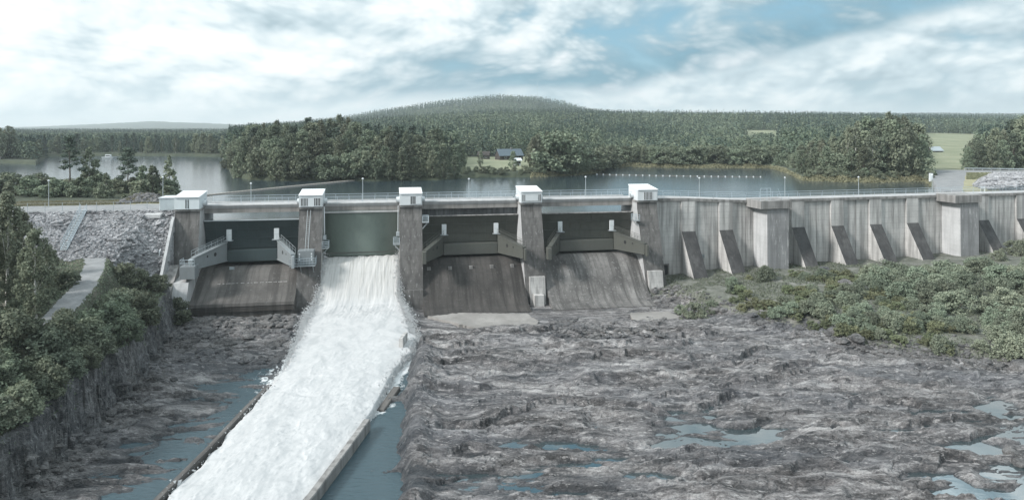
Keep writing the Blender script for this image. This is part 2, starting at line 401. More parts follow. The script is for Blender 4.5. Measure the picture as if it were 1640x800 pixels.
def ground_H(X, Y):
    u = CX + F * X / Y
    dx, dy = X - OX, Y - OY
    s = dx * CA + dy * SA; q = dx * SA - dy * CA
    ex, ey = X - WX, Y - WY
    t = ex * CW + ey * SW; qw = ex * SW - ey * CW
    Q = np.where(X < 27.5, q, qw)
    reg = np.zeros(X.shape, int); wet = np.zeros(X.shape)
    # ---- rock relief
    a = .16; xr = X * cos(a) + Y * sin(a); yr = -X * sin(a) + Y * cos(a)
    wx = xr + 5 * (fbm(xr/9, yr/7, 5, 3) - .5); wy = yr + 3.2 * (fbm(xr/7, yr/5, 9, 3) - .5)
    big = (fbm(wx/15, wy/6.5, 21, 3) - .5) * 1.7
    led = (ridged(wx/9.5, wy/3.0, 31, 3) - .55) * 1.15
    amp = sst(.35, .62, fbm(wx/7, wy/4, 33, 3))
    Lw = wy/3.8 + 2.2*fbm(wx/15, wy/9, 35, 3) + .22*fbm(wx/2.6, wy/1.2, 36, 3); sw = Lw - np.floor(Lw)
    L2 = wy/1.0 + 1.6*fbm(wx/7, wy/3, 37, 3); sw2 = L2 - np.floor(L2)
    saw = (1 - sw)*sst(0, .07, sw)*.95*amp + (1 - sw2)*sst(0, .14, sw2)*.2*sst(.42, .6, fbm(wx/5, wy/2, 39, 3))
    ck = np.minimum(np.abs(fbm(wx/6.5, wy/1.9, 43, 3) - .5), np.abs(fbm(xr/5.5 + yr/9, yr/1.6 - xr/9, 45, 3) - .5))
    h0 = big*1.0 + led*.6
    st = .42; fl = np.floor(h0/st); fr = h0/st - fl
    h0 = .4 * h0 + .6 * st * (fl + sst(.3, .62, fr))
    med = (ridged(wx/5.5, wy/1.25, 41, 3) - .55) * .55
    fine = (fbm(wx/1.7, wy/.4, 51, 4) - .5) * .32
    rockn = h0 + med + fine + saw - .15*(1 - sst(.006, .03, ck)) - .3
    # ---- right bed
    zr = -13.42 + .25 * sst(70, 95, Y) + .85 * rockn
    for (px, py), ax, ay in PW_:
        e = ((X-px)/ax)**2 + ((Y-py)/ay)**2
        m = (e < 4)
        if m.any():
            k = 1 - sst(.45, 2.0, e + 1.8 * (fbm(X/1.8, Y/.7, 77, 4) - .5))
            zr = np.where(m, zr * (1-k) + k * (WLR - .1 + .12 * fine), zr)
    wet = np.maximum(wet, 1 - sst(WLR - .05, WLR + .22, zr))
    zr = zr + .75*np.exp(-((X - XE(Y) - 1.6)/1.3)**2)*(1 - sst(92, 98, Y))
    # flat floor in front of sills three and four
    k = (1 - sst(19, 27, q)) * sst(S3 - 3, S3 + 2, s)
    zr = zr * (1-k) + k * (-14.5 + .25 * rockn * sst(12, 20, q))
    z = zr.copy()
    # right bank
    e = Y - I(X, BX, BY) + 5 * (fbm(X/8, Y/8, 3, 3) - .5)
    rb = sst(0, 5, e) * (X > 12)
    zb = -13.3 + 1.1 * sst(0, 8, e) + np.clip(e, 0, 45) / 45 * 1.4 + 1.2 * sst(70, 120, X) + .5 * (fbm(X/5, Y/5, 4, 3) - .5) + .35 * med
    z = z * (1-rb) + rb * zb
    reg[(rb > .5)] = 6
    # ---- dark pool beside the training wall and the chute
    xe = XE(Y) + 1.6 * (fbm(Y/3.5, Y*0+.5, 8, 3) - .5)
    kp = 1 - sst(-.9, 1.0, X - xe)
    kp = kp * (1 - sst(101, 106, Y))
    z = z * (1-kp) + kp * (-15.05 + .75 * rockn - .9*sst(84, 70, Y)*sst(2.5, 5, xe - X))
    wet = np.maximum(wet, (1 - sst(0, 2.2, X - xe)) * (Y < 104) * .8)
    kc = 1 - sst(-.5, .8, X - XR(Y)); z = z * (1-kc) + kc * -16.2
    # ---- left bed
    xl = XL(Y); blk = np.floor(Y/1.7 + 1.1*fbm(X/3, Y/3, 13, 2)); xc = XC(Y) + 2.2 * (fbm(Y/3.6, Y*0 + 3.3, 12, 4) - .5) + 1.3*(_h(blk.astype(np.int64), (blk*0).astype(np.int64), 5) - .5) + .9 * (fbm(X/1.1, Y/1.1, 15, 3) - .5)
    w = np.clip((X - xc) / np.maximum(xl - xc, 1), 0, 1)
    rl = h0 * .75 + med + fine + .8*saw - .15*(1 - sst(.006, .03, ck))
    zl = -14.42 - .62 * w * sst(112, 85, Y) + .8 * rl + .55 * sst(93, 108, Y)
    kl = 1 - sst(-1.0, .2, X - xl)
    z = z * (1-kl) + kl * zl
    wet = np.where(kl > .5, np.maximum((1 - sst(WLL, WLL + .35, zl)) * .9, (.1 + .4 * w) * sst(.4,.62,fbm(X/3, Y/2, 61, 3))), wet)
    # ---- left bank: cliff and plateau
    dl = xc - X
    zt = I(Y, [20,57,71,95,104,115], [-10.4,-10.1,-9.0,-9.6,-9.3,-7.0])
    pl = zt + (-5.2 - zt) * sst(0, 15, dl) + 2.2 * sst(12, 60, dl) + 1.6 * sst(92, 110, Y) * sst(3, 12, dl)
    pl = pl + .8 * (fbm(X/5, Y/5, 71, 3) - .5) + .25 * (fbm(X/1.2, Y/1.2, 72, 2) - .5)
    cl = sst(-.3, 1.7, dl)
    cj = np.clip(cl + .16*(fbm(X/1.3, Y/1.3, 19, 3)-.5)*4*cl*(1-cl), 0, 1); stepc = .35 * cj + .65 * (np.floor(cj * 4) + sst(.3, .6, cj * 4 - np.floor(cj * 4))) / 4
    cn = 1 - kc
    zlb = z * (1 - stepc) + stepc * pl
    z = np.where(X < -30, zlb, z)
    reg[(dl > -.5) & (X < -30)] = 1
    reg[(dl > 2.0) & (X < -30)] = 2
    # path on the plateau
    pxs, pys = zip(*[GP(66,530,-5.4), GP(102,494,-5.2), GP(134,458,-4.6), GP(151,428,-3.9), GP(152,400,-3.2)])
    pathx = I(Y, pys, pxs); hw = 1.55
    ps = (np.abs(X - pathx) < hw + .5 * (fbm(X, Y, 81, 2) - .5)) & (Y > pys[0] - 4) & (Y < 113)
    kpth = (1 - sst(hw, hw + 2.5, np.abs(X - pathx))) * (Y > pys[0] - 6) * (Y < 114)
    zp = I(Y, pys, [-5.4,-5.2,-4.6,-3.9,-3.2])
    z = np.where((X < -44), z * (1-kpth) + kpth * zp, z); reg[ps & (X < -44)] = 11
    # rock-fill embankment beside the dam
    em = 2.55 - np.maximum(q - 1.2, 0) * (.62 + .9 * sst(-9, -2, s - S1)) + .12 * (fbm(X/.8, Y/.8, 91, 2) - .5)
    on = (s < S1 - PW/2 + .3) & (em > z) & (q > -60)
    reg[on] = 3; z = np.where(on, em, z)
    lip = (s < S1 - PW/2 + .3) & (q < 1.3)
    reg[lip] = 4
    # ---- upstream
    up = Q <= -1.15
    d = Y
    ds = shore_d(u) + 3 * (fbm(u/25, d*0, 101, 3) - .5)
    land = sst(-4, 5, d - ds)
    zf = hill_z(u, d) + .7 * (fbm(X/22, Y/22, 103, 3) - .5) * sst(200, 300, d)
    zf = zf + 9 * (fbm(X/60, Y/120, 105, 4) - .5) * sst(3000, 4500, d)
    zu = -3 + (zf + 3) * land
    ru = np.full(X.shape, 7)
    ru[(land < .7) & (u > 850)] = 9
    # near point beyond the embankment road
    pt = (1 - sst(165, 176, d + 8*(fbm(u/30, d*0+2, 107, 3)-.5))) * (1 - sst(286, 296, u))
    mound = 1.9 * np.exp(-((u-232)/36)**2 - ((q+13.5)/3.2)**2)
    zpt = np.where(q > -8.2, 2.55, 2.5 - .5*sst(-8, -14, q) - .6*sst(-14, -40, q)) + mound + .5*(fbm(X/6, Y/6, 109, 3)-.5)*sst(-9, -13, q)
    ptk = pt * (s < S1 + 6)
    zu = np.maximum(zu, -3 + (zpt + 3) * ptk)
    ru[(ptk > .6)] = 5
    ru[(ptk > .6) & (q > -7.6)] = 4
    ru[(ptk > .6) & (q < -22)] = 7
    mk_ = (ptk > .6) & (mound > .5); ru[mk_] = 3
    # meadows
    ru[(u > 742) & (u < 858) & (d > ds + 13) & (d < 345)] = 8
    fe = 26*(fbm(u/14, d/60, 115, 3)-.5)
    ru[(u + fe > 1192) & (u + fe < 1246) & (d > 455) & (d < 660)] = 8; ru[(u + fe > 1128) & (u + fe < 1186) & (d > 385) & (d < 440)] = 8
    ru[(u > 1478) & (u < 1562) & (d > 232) & (d < 660)] = 8
    # land end of the wall at the right
    re = sst(1488, 1500, u + 5*(fbm(d/9, d*0, 111, 2)-.5)) * (d < 240)
    heap = 2.3 * sst(1556, 1600, u - (d-190)*.35) * sst(160, 172, d) * (1 - sst(186, 206, d))
    zre = 1.75 + heap
    zu = np.where(re > .01, zu*(1-re) + re*zre, zu)
    rr = np.where(heap > .35, 3, np.where((u < 1541 + (d-165)*.1), 4, 5))
    ru = np.where(re > .5, rr, ru)
    ru = np.where((re > .5) & (d > 226) & (u > 1530), 4, ru)
    under = (Q > -9) & (s > S1 - 1.5)
    zu = np.where(under, np.minimum(zu, -11.), zu)
    z = np.where(up, zu, z); reg = np.where(up, ru, reg); wet = np.where(up, 0, wet)
    return z, reg, wet
def Hz(x, y):
    z, r, w = ground_H(np.array([float(x)]), np.array([float(y)])); return float(z[0])
def Hzs(x, y): return ground_H(np.asarray(x, float), np.asarray(y, float))[0]

us = np.concatenate([np.arange(-620, -60, 14.), np.arange(-60, 1700, 1.9), np.arange(1700, 2260, 14.)])
dd = [26.]
while dd[-1] < 150: dd.append(dd[-1] + max(.085, dd[-1]**2 * 5.2e-5))
while dd[-1] < 420: dd.append(dd[-1] * 1.0075)
while dd[-1] < 6300: dd.append(dd[-1] * 1.018)
dd = np.array(dd)
UU, DD = np.meshgrid(us, dd); GX = (UU - CX) / F * DD; GY = DD
GZ, GR, GW = ground_H(GX.ravel(), GY.ravel())
nr, nc = UU.shape
V = np.stack([GX.ravel(), GY.ravel(), GZ], 1)
ii = (np.arange(nr-1)[:, None] * nc + np.arange(nc-1)[None, :]).ravel()
FC = np.stack([ii, ii+1, ii+nc+1, ii+nc], 1)
FR = GR[ii]
REG = {0:('riverbed','bed'), 1:('rock_bank','cliff'), 2:('river_bank','soil'), 3:('embankment_ground','riprap'), 4:('road','tarmac'), 5:('grass_ground','grass'),
       6:('gravel_bank','bankgravel'), 7:('terrain','forestfloor'), 8:('field','meadow'), 9:('shore','reeds'), 11:('path','gravel')}
for r, (nm, mt) in REG.items():
    f = FC[FR == r]
    if not len(f): continue
    idx, inv = np.unique(f.ravel(), return_inverse=True)
    tag(mk(nm, V[idx], inv.reshape(-1, 4).astype(np.int32), M[mt], smooth=(r != 0 and r != 1), attrs={'wet': GW[idx]}), kind='structure')
print('ground', len(V))

# ------------------------------------------------------------------ water
m = NT('lake_water'); m.base((.02,.034,.042)); m.set(Roughness=.16); m.b.inputs['IOR'].default_value = 2.9
n1 = m.noise(m.coords('Position', (.25,.9,1)), 1.1, 4, .6); n2 = m.noise(m.coords('Position', (.02,.05,1)), 1., 3)
m.bump(m.math('MULTIPLY', n1, m.math('ADD', .3, n2)), .3, .12); M['lake'] = m.m
m = NT('pool_water'); m.base((.03,.045,.05)); m.set(Roughness=.03); m.b.inputs['IOR'].default_value = 2.6
n1 = m.noise(m.coords('Position', (1,1.6,1)), 1.2, 3); m.bump(n1, .05, .05); M['pool'] = m.m
m = NT('river_water')
fo = m.n('ShaderNodeAttribute', attribute_name='foam')
nz = m.noise(m.coords('Position', (1.1,.6,1)), 1.1, 7, .72, .6)
fm = m.ramp(m.math('ADD', m.math('MULTIPLY', fo.outputs['Fac'], .55), m.math('MULTIPLY', nz, .62)), [(.56, 0.), (.66, 1.)])
m.base(m.mix(fm, (.045,.075,.09), (.6,.62,.63))); m.b.inputs['IOR'].default_value = 1.33
m.set(Roughness=m.math('ADD', .1, m.math('MULTIPLY', fm, .7)))
rp = m.noise(m.coords('Position', (.8,1.7,1)), 1.3, 5, .65); m.bump(m.math('ADD', rp, m.math('MULTIPLY', fm, .3)), .45, .3); M['river'] = m.m
m = NT('white_water')
aw = m.n('ShaderNodeAttribute', attribute_name='w'); al = m.n('ShaderNodeAttribute', attribute_name='l'); af = m.n('ShaderNodeAttribute', attribute_name='fall')
cb = m.n('ShaderNodeCombineXYZ'); m.l(aw.outputs['Fac'], cb.inputs[0]); m.l(al.outputs['Fac'], cb.inputs[1])
mp = m.n('ShaderNodeMapping'); mp.inputs['Scale'].default_value = (4.2, .13, 1); m.l(cb.outputs[0], mp.inputs['Vector'])
sk = m.noise(mp.outputs['Vector'], 1., 6, .65)
mp2 = m.n('ShaderNodeMapping'); mp2.inputs['Scale'].default_value = (.75, .26, 1); m.l(cb.outputs[0], mp2.inputs['Vector'])
bl = m.noise(mp2.outputs['Vector'], 1., 7, .62, .8)
fall = m.mix(m.ramp(sk, [(.32, 1.), (.5, 0.)]), (.45,.446,.436), (.27,.265,.25))
fg = m.noise(m.coords('Position', (2.6,1.5,2.6)), 1., 6, .72, .4)
nearw = m.n('ShaderNodeMapRange'); nearw.inputs['From Min'].default_value = 20; nearw.inputs['From Max'].default_value = 50; m.l(al.outputs['Fac'], nearw.inputs['Value'])
gr = m.math('MULTIPLY', m.ramp(fg, [(.36, 1.), (.54, 0.)]), nearw.outputs[0])
chan = m.mix(m.math('MAXIMUM', m.math('MULTIPLY', m.ramp(bl, [(.36, 1.), (.56, 0.)]), .75), m.math('MULTIPLY', gr, .9)), (.46,.463,.467), (.34,.352,.36))
m.base(m.mix(af.outputs['Fac'], chan, fall)); m.set(Roughness=.75)
bb = m.noise(m.coords('Position', (2.2,1.2,2)), 1., 6, .7); m.bump(m.math('ADD', m.math('MULTIPLY', bb, .6), m.math('MULTIPLY', sk, .3)), .12, .12); M['foam'] = m.m

# lake: upstream of the gates and the wall, out to the far shores
pl = [DW(-95, -3), DW(S1-4, -.6), DW(S1, -.6), DW(S5-1, -.6), WW(0, -.5), WW(190, -.5), (900, 900), (-900, 900), (-300, 130)]
tag(mk('lake_water', [(x, y, 0) for x, y in pl], [tuple(range(len(pl)))], M['lake']), kind='structure')
# pools on the rock, dark pool, left channel
def sheet(name, xf0, xf1, y0, y1, z, mat, n=90, mcol=50, foam=None):
    ys = np.linspace(y0, y1, n); vs = []; fo = []
    for y in ys:
        for k in range(mcol):
            x = xf0(y) + (xf1(y) - xf0(y)) * k / (mcol-1); vs.append((x, y, z)); fo.append(foam(x, y) if foam else 0)
    f = [(r*mcol+c, r*mcol+c+1, (r+1)*mcol+c+1, (r+1)*mcol+c) for r in range(n-1) for c in range(mcol-1)]
    return tag(mk(name, vs, f, M[mat], smooth=True, attrs={'foam': fo}), kind='structure')
sheet('puddle_water', lambda y: XE(y)+1.5, lambda y: 70+0*y, 26, 84, WLR, 'pool', 20, 8)
def foamR(x, y):
    a = .8*math.exp(-max(0, x-float(XR(y)))/2.2)*float(sst(70, 80, y)) + .1*math.exp(-max(0,x-float(XR(y)))/.8)
    return a + .5*math.exp(-((y-57.5)/1.2)**2)*float(sst(-17,-12,x)) 
sheet('river_water', lambda y: XR(y)-2, lambda y: XE(y)+1.5, 26, 112, WLP, 'river', 160, 24, foamR)
def foamL(x, y):
    g = max(0, float(XL(y))-x)
    return .72*math.exp(-g/2.6)*float(sst(76, 88, y))*(1-float(sst(104,110,y))) + .3*math.exp(-g/5)
sheet('river_water', lambda y: XC(y)+.5, lambda y: XL(y)+1.6, 26, 112, WLL, 'river', 160, 50, foamL)
# chute of white water
sa, sb = S2 + PW/2 + .1, S3 - PW/2 - .1
rows = []
for q, z, ea, eb in ((.8,-6.3,0,0),(2.2,-6.45,0,0),(3.6,-7.05,.0,0),(5,-8.3,.15,0),(6.4,-10.1,.35,0),(7.8,-12.0,.7,.1),(9.2,-13.1,1.1,.5),(11.5,-13.6,1.5,1.0)):
    a = DW(sa-ea, q); b = DW(sb+eb, q); rows.append((*a, *b, z, 1 - float(sst(6.5, 9.5, q))))
for Y in (100, 94, 88, 82, 76, 70, 66, 60, 57, 50, 42, 34, 26):
    rows.append((float(XL(Y))-.4, Y, float(XR(Y))+.3, Y, -13.75 - .35*float(sst(100, 60, Y)), 0))
rows = np.array(rows)
L = np.concatenate([[0], np.cumsum(np.hypot(np.diff((rows[:,0]+rows[:,2])/2), np.hypot(np.diff((rows[:,1]+rows[:,3])/2), np.diff(rows[:,4]))))])
lt = np.concatenate([np.arange(0, 20, .12), np.arange(20, L[-1], .17)])
R = np.stack([np.interp(lt, L, rows[:, k]) for k in range(6)], 1)
nw = 170; ww = np.linspace(0, 1, nw)
# ragged margins
el = (fbm(lt/2.2, lt*0+1.5, 201, 4)-.5)*1.3*sst(8, 26, lt); er = (fbm(lt/2.2, lt*0+7.5, 203, 4)-.5)*1.5*sst(8, 20, lt)*(1-sst(30, 44, lt))
X = (R[:,0]+el)[:,None]*(1-ww) + (R[:,2]+er)[:,None]*ww; Y = R[:,1][:,None]*(1-ww) + R[:,3][:,None]*ww
Z = np.repeat(R[:,4][:,None], nw, 1)
am = sst(5, 26, lt)[:,None]
l2 = np.repeat(lt[:,None], nw, 1)
wx = X + 1.5*(fbm(X/2.5, l2/3, 205, 3)-.5); wl = l2 + 2*(fbm(X/2.5, l2/3, 207, 3)-.5)
tur = (fbm(wx/3.4, wl/5, 211, 3)-.5)*.8 + (ridged(wx/1.6, wl/2.4, 213, 4)-.55)*.34 + (fbm(wx/.4, wl/.6, 215, 3)-.5)*.07
fallrip = (fbm(X/.5, l2/4, 217, 4)-.5)*.35
plume = .7*np.exp(-((l2-15)/4.5)**2)*(fbm(X/1.7, l2/1.7, 219, 4))
edge = np.minimum(ww, 1-ww)[None,:]
Z = Z + tur*am*(.2 + .28*sst(24, 48, lt)[:,None]) + fallrip*(1-am)*.7 + .45*plume - 1.0*(1-sst(0, .045, edge))*am + .35*am*sst(0,.25,edge)
Z[:8] -= (fbm(X[:8]/.45, l2[:8]/.5, 223, 3)-.5)*.2
V_ = np.stack([X.ravel(), Y.ravel(), Z.ravel()], 1)
n_ = len(lt); ii = (np.arange(n_-1)[:,None]*nw + np.arange(nw-1)[None,:]).ravel()
tag(mk('white_water', V_, np.stack([ii, ii+1, ii+nw+1, ii+nw], 1), M['foam'], smooth=True,
    attrs={'w': np.repeat((ww*13)[None,:], n_, 0).ravel(), 'l': l2.ravel(), 'fall': np.repeat(R[:,5][:,None], nw, 1).ravel()}), kind='structure')
# flung droplets along the margins and at the foot of the fall
N = 16000
pi_ = rng.integers(0, n_, N*3); pe = np.abs(rng.normal(0, .035, N*3)); side = rng.random(N*3) < .5
jj = np.clip((np.where(side, pe, 1-pe)*nw).astype(int), 0, nw-1)
keep = (rng.random(N*3) < np.exp(-((lt[pi_]-19)/16)**2) + .05) & (lt[pi_] < 75)
pi_, jj, side = pi_[keep][:N], jj[keep][:N], side[keep][:N]
P = np.stack([X[pi_, jj], Y[pi_, jj], Z[pi_, jj]], 1)
out = np.abs(rng.normal(0, .55, len(P))); P[:,0] += np.where(side, -out, out)*np.exp(-((lt[pi_]-20)/16)**2); P[:,2] += rng.exponential(.28, len(P)) + .1*out
sz = .012 + rng.exponential(.02, len(P))
T = np.array([(1,1,1),(1,-1,-1),(-1,1,-1),(-1,-1,1)], float)
VV = (P[:,None,:] + T[None]*sz[:,None,None]).reshape(-1,3)
b4 = (np.arange(len(P))*4)[:,None]
m = NT('spray'); m.base((.48,.483,.487)); m.set(Roughness=.8); M['spray'] = m.m
tag(mk('spray', VV, np.concatenate([b4+np.array([[0,1,2]]), b4+np.array([[0,3,1]]), b4+np.array([[0,2,3]]), b4+np.array([[1,3,2]])]), M['spray']), kind='stuff')
# ------------------------------------------------------------------ the dam (local axes: x along the dam, y upstream, z up)
def rail_run(root, pts, h=1.05, step=2.0, r=.03, mat='railp', nrails=3):
    """railing along a polyline given in the root's frame; posts are parts"""
    pts = [np.array(p, float) for p in pts]
    for k in range(nrails):
        zz = h * (k + 1) / nrails
        MB().tube([p + (0, 0, zz) for p in pts], r * (1.25 if k == nrails-1 else .8), 5).build('rail', M[mat], root)
    for a, b in zip(pts[:-1], pts[1:]):
        L = np.linalg.norm(b - a); n = max(1, int(round(L / step)))
        for i in range(n + 1):
            p = a + (b - a) * i / n
            MB().tube([p, p + (0, 0, h)], r * .9, 5).build('post', M[mat], root)

PS = [S1, S2, S3, S4, S5]
ORD = ['abutment pier under the twin metal hoist house', 'tall concrete pier carrying a grey steel access platform on its face',
       'tall concrete pier between the falling water and a closed gate', 'tall concrete pier with a small plinth block, between two closed olive gates',
       'tall concrete end pier where the gates meet the buttressed wall']
ZB = [-16, -16, -17, -17, -17]
for i, s in enumerate(PS):
    x, y = DW(s, 0)
    t = thing('gate_pier', ORD[i], 'pier', (x, y, 0), DA, 'concrete piers between the spillway gates')
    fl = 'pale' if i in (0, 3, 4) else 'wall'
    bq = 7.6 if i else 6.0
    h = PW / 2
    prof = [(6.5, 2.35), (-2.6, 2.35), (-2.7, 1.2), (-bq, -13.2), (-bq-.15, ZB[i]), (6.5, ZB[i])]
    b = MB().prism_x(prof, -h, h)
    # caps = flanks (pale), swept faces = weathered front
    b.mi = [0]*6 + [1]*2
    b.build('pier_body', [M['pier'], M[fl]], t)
    c = MB().bbox(-h-.12, h+.12, -2.85, 1.0, 2.36, 2.72, .04); c.build('pier_cap', M['lip'], t)
    # rounded nose of the flank near the sill: a low spreading fillet
    if i in (3,):
        p = MB().prism_x([(-6.75,-9.8),(-7.5,-9.8),(-8.35,-14.9),(-7.6,-14.9)], -1.25, 1.5); p.build('nose_block', M['wall'], t)
        MB().bbox(-.75, 1.0, -9.3, -7.7, -15.4, -12.6, .05).build('plinth', M['wall'], t)
    if i == 4:
        p = MB().prism_x([(-6.5,-9.6),(-7.3,-9.6),(-8.3,-15.2),(-7.5,-15.2)], -1.5, 1.2); p.build('nose_block', M['wall'], t)
        MB().bbox(1.3, 3.2, -9.2, -7.2, -15.4, -12.9, .05).build('plinth', M['wall'], t)
    if i == 2:
        p = MB().prism_x([(-7.0,-11.2),(-7.72,-11.2),(-8.3,-15.2),(-7.5,-15.2)], -1.7, 1.9); p.build('nose_block', M['pier'], t)

# hoist houses on the piers
HL = ['white hoist house with two narrow dark slits, joined to a longer metal shed', 'white hoist house with a plain door between two sets of louvres',
      'white hoist house with half its front louvred and half a bright panel', 'white hoist house with a big bright panel framed by louvres',
      'white hoist house on the end pier with a wide louvred front and side door']
def hoist_house(i, s):
    x, y = DW(s, 0)
    t = thing('hoist_house', HL[i], 'hoist house', (x, y, 2.73), DA, 'hoist houses on the gate piers')
    hw = 1.95; f, bk = -3.05, 2.0; zf, zr = 2.0, 2.5
    wm = M['whitecor'] if i == 0 else M['white']
    MB().prism_x([(f, .0), (bk, .0), (bk, zr), (f, zf)], -hw, hw).build('wall', wm, t)
    n = np.array([0, -(zr - zf), (bk - f)]); n = n / np.linalg.norm(n)
    r = MB(); a0 = (f - .18, zf - .04); a1 = (bk + .15, zr + .033)
    r.prism_x([(a0[0], a0[1]+.012), (a1[0], a1[1]+.012), (a1[0], a1[1]+.13), (a0[0], a0[1]+.13)], -hw-.06, hw+.06)
    ro = r.build('roof', M['roofw'], t)
    sm = MB()
    for k in range(9):
        xx = -hw + .1 + k * (2*hw-.2)/8
        sm.prism_x([(a0[0], a0[1]+.128), (a1[0], a1[1]+.128), (a1[0], a1[1]+.17), (a0[0], a0[1]+.17)], xx-.02, xx+.02)
    sm.build('seam', M['whitecor'], ro)
    yf = f - .012
    def louvre(x0, x1, z0, z1, name='louvre'):
        MB().box(x0, x1, yf-.02, yf, z0, z1).build(name, M['dark'], t)
        b = MB(); k = max(2, int((x1-x0)/.24))
        for j in range(k+1):
            xx = x0 + (x1-x0)*j/k; b.box(xx-.045, xx+.045, yf-.07, yf-.021, z0, z1)
        b.box(x0-.05, x1+.05, yf-.075, yf-.0, z1, z1+.06); b.box(x0-.05, x1+.05, yf-.075, yf, z0-.06, z0)
        b.build('louvre_frame', M['white'], t)
    def panel(x0, x1, z0, z1, nm='panel'):
        o = MB().box(x0, x1, yf-.06, yf, z0, z1).build(nm, M['white'], t); return o
    if i == 0:
        for xx in (-.15, .2): MB().box(xx-.07, xx+.07, yf-.03, yf, .15, 1.6).build('slit', M['dark'], t)
        MB().box(-4.7, -hw-.01, -1.6, 2.0, -.25, 1.75).build('shed_wall', M['whitecor'], t)
        MB().box(-4.85, -hw-.01, -1.75, 2.15, 1.751, 1.9).build('shed_roof', M['white'], t)
        b = MB()
        for k in range(18):
            xx = -4.6 + k*.15; b.box(xx-.02, xx+.02, -1.64, -1.601, -.2, 1.74)
        b.build('shed_rib', M['whitecor'], t)
    if i == 1: louvre(-1.65, -.45, .2, 1.5); louvre(.55, 1.65, .2, 1.5); panel(-.4, .5, .05, 1.4, 'door')
    if i == 2: louvre(-.1, .85, .15, 1.55); panel(.9, 1.75, .2, 1.45)
    if i == 3: louvre(-1.75, 1.75, .25, 1.5); o = MB().box(-1.15, 1.2, yf-.1, yf-.072, .35, 1.45).build('panel', M['white'], t)
    if i == 4: louvre(-.75, .9, .15, 1.6); panel(1.1, 1.8, .05, 1.5, 'door')
    for sg in ((1,) if i == 0 else (-1, 1)):
        b = MB().tube([(sg*(hw+.01), -.5, .75), (sg*(hw+.55), -.5, .75)], .48, 14)
        v = b.build('vent_drum', M['white'], t)
        MB().tube([(sg*(hw+.551), -.5, .75), (sg*(hw+.6), -.5, .75)], .4, 14).build('vent_cap', M['galv'], v)
for i, s in enumerate(PS): hoist_house(i, s)

# bridge deck between the piers, one span per opening
SPN = ['bridge deck span over the dark teal gate', 'bridge deck span over the green gate and the falling water',
       'bridge deck span over the olive gate with the stained breast wall', 'bridge deck span over the olive gate nearest the buttressed wall']
for i in range(4):
    a, b = PS[i] + PW/2 + .005, PS[i+1] - PW/2 - .005
    x, y = DW((a+b)/2, 0); h = (b-a)/2
    t = thing('bridge_deck', SPN[i], 'bridge deck', (x, y, 0), DA, 'deck spans across the spillway gates')
    MB().box(-h, h, .0, 5.4, 2.45, 2.85).build('slab', M['slab'], t)
    MB().bbox(-h, h, -.25, .35, 2.855, 3.06, .03).build('kerb', M['pale'], t)
    MB().bbox(-h, h, 5.05, 5.45, 2.855, 3.06, .03).build('kerb', M['pale'], t)
    for yy in (.05, 4.7): MB().box(-h, h, yy, yy+.6, 1.62, 2.446).build('girder', M['beam'], t)
# a pavement over each pier behind its hoist house
for i, s in enumerate(PS):
    x, y = DW(s, 0)
    MB().box(-PW/2, PW/2, 2.4, 5.4, 2.36, 2.853).build('road', M['slab'], None, loc=(x, y, 0), rot=DA)['kind'] = 'structure'
RL = ['pale steel railing along the downstream edge of the deck, interrupted by the hoist houses', 'pale steel railing along the lake side of the deck']
for yy, lab in ((-.02, RL[0]), (5.25, RL[1])):
    x, y = DW(S1, 0); t = thing('deck_railing', lab, 'railing', (x, y, 3.06), DA, 'railings along the deck over the gates')
    if yy < 1:
        for i in range(4):
            a, b = PS[i] + PW/2 + .15 - S1, PS[i+1] - PW/2 - .15 - S1
            rail_run(t, [(a, yy, 0), (b, yy, 0)], 1.05, 2.1)
    else: rail_run(t, [(2.2, yy, 0), (S5 - S1 + 2, yy, 0)], 1.05, 2.4)

# sills under the gates
SIL = ['short sloping concrete sill with a dark stepped lip under the teal gate', None, 'dark damp curved sill with a row of pale inspection plates', 'curved concrete sill with a pale worn crest']
prA = [(1.5,-7.35),(-1,-7.45),(-2.6,-7.75),(-4.6,-8.9),(-6.4,-10.1),(-8.2,-11.2),(-9.6,-11.75),(-9.7,-12.2),(-9.3,-13.0),(-9.3,-17),(6,-17),(6,-9)]
prB = [(1.5,-7.2),(.2,-7.15),(-1.2,-7.25),(-2.6,-7.75),(-4.2,-8.9),(-5.8,-10.4),(-7.4,-12.0),(-8.8,-13.2),(-10.2,-13.95),(-11.8,-14.3),(-12.6,-14.36),(-12.6,-17),(6,-17),(6,-9)]
def smooth_prof(p, n0, n):
    """densify the first n0 points of a profile with a smooth curve"""
    q = np.array(p[:n0]); tt = np.arange(n0); t2 = np.linspace(0, n0-1, n)
    # Catmull-Rom
    out = []
    for tv in t2:
        k = min(int(tv), n0-2); f = tv-k
        p0, p1, p2, p3 = q[max(k-1,0)], q[k], q[k+1], q[min(k+2,n0-1)]
        out.append(tuple(.5*((2*p1)+(-p0+p2)*f+(2*p0-5*p1+4*p2-p3)*f*f+(-p0+3*p1-3*p2+p3)*f**3)))
    return out + [tuple(x) for x in p[n0:]]
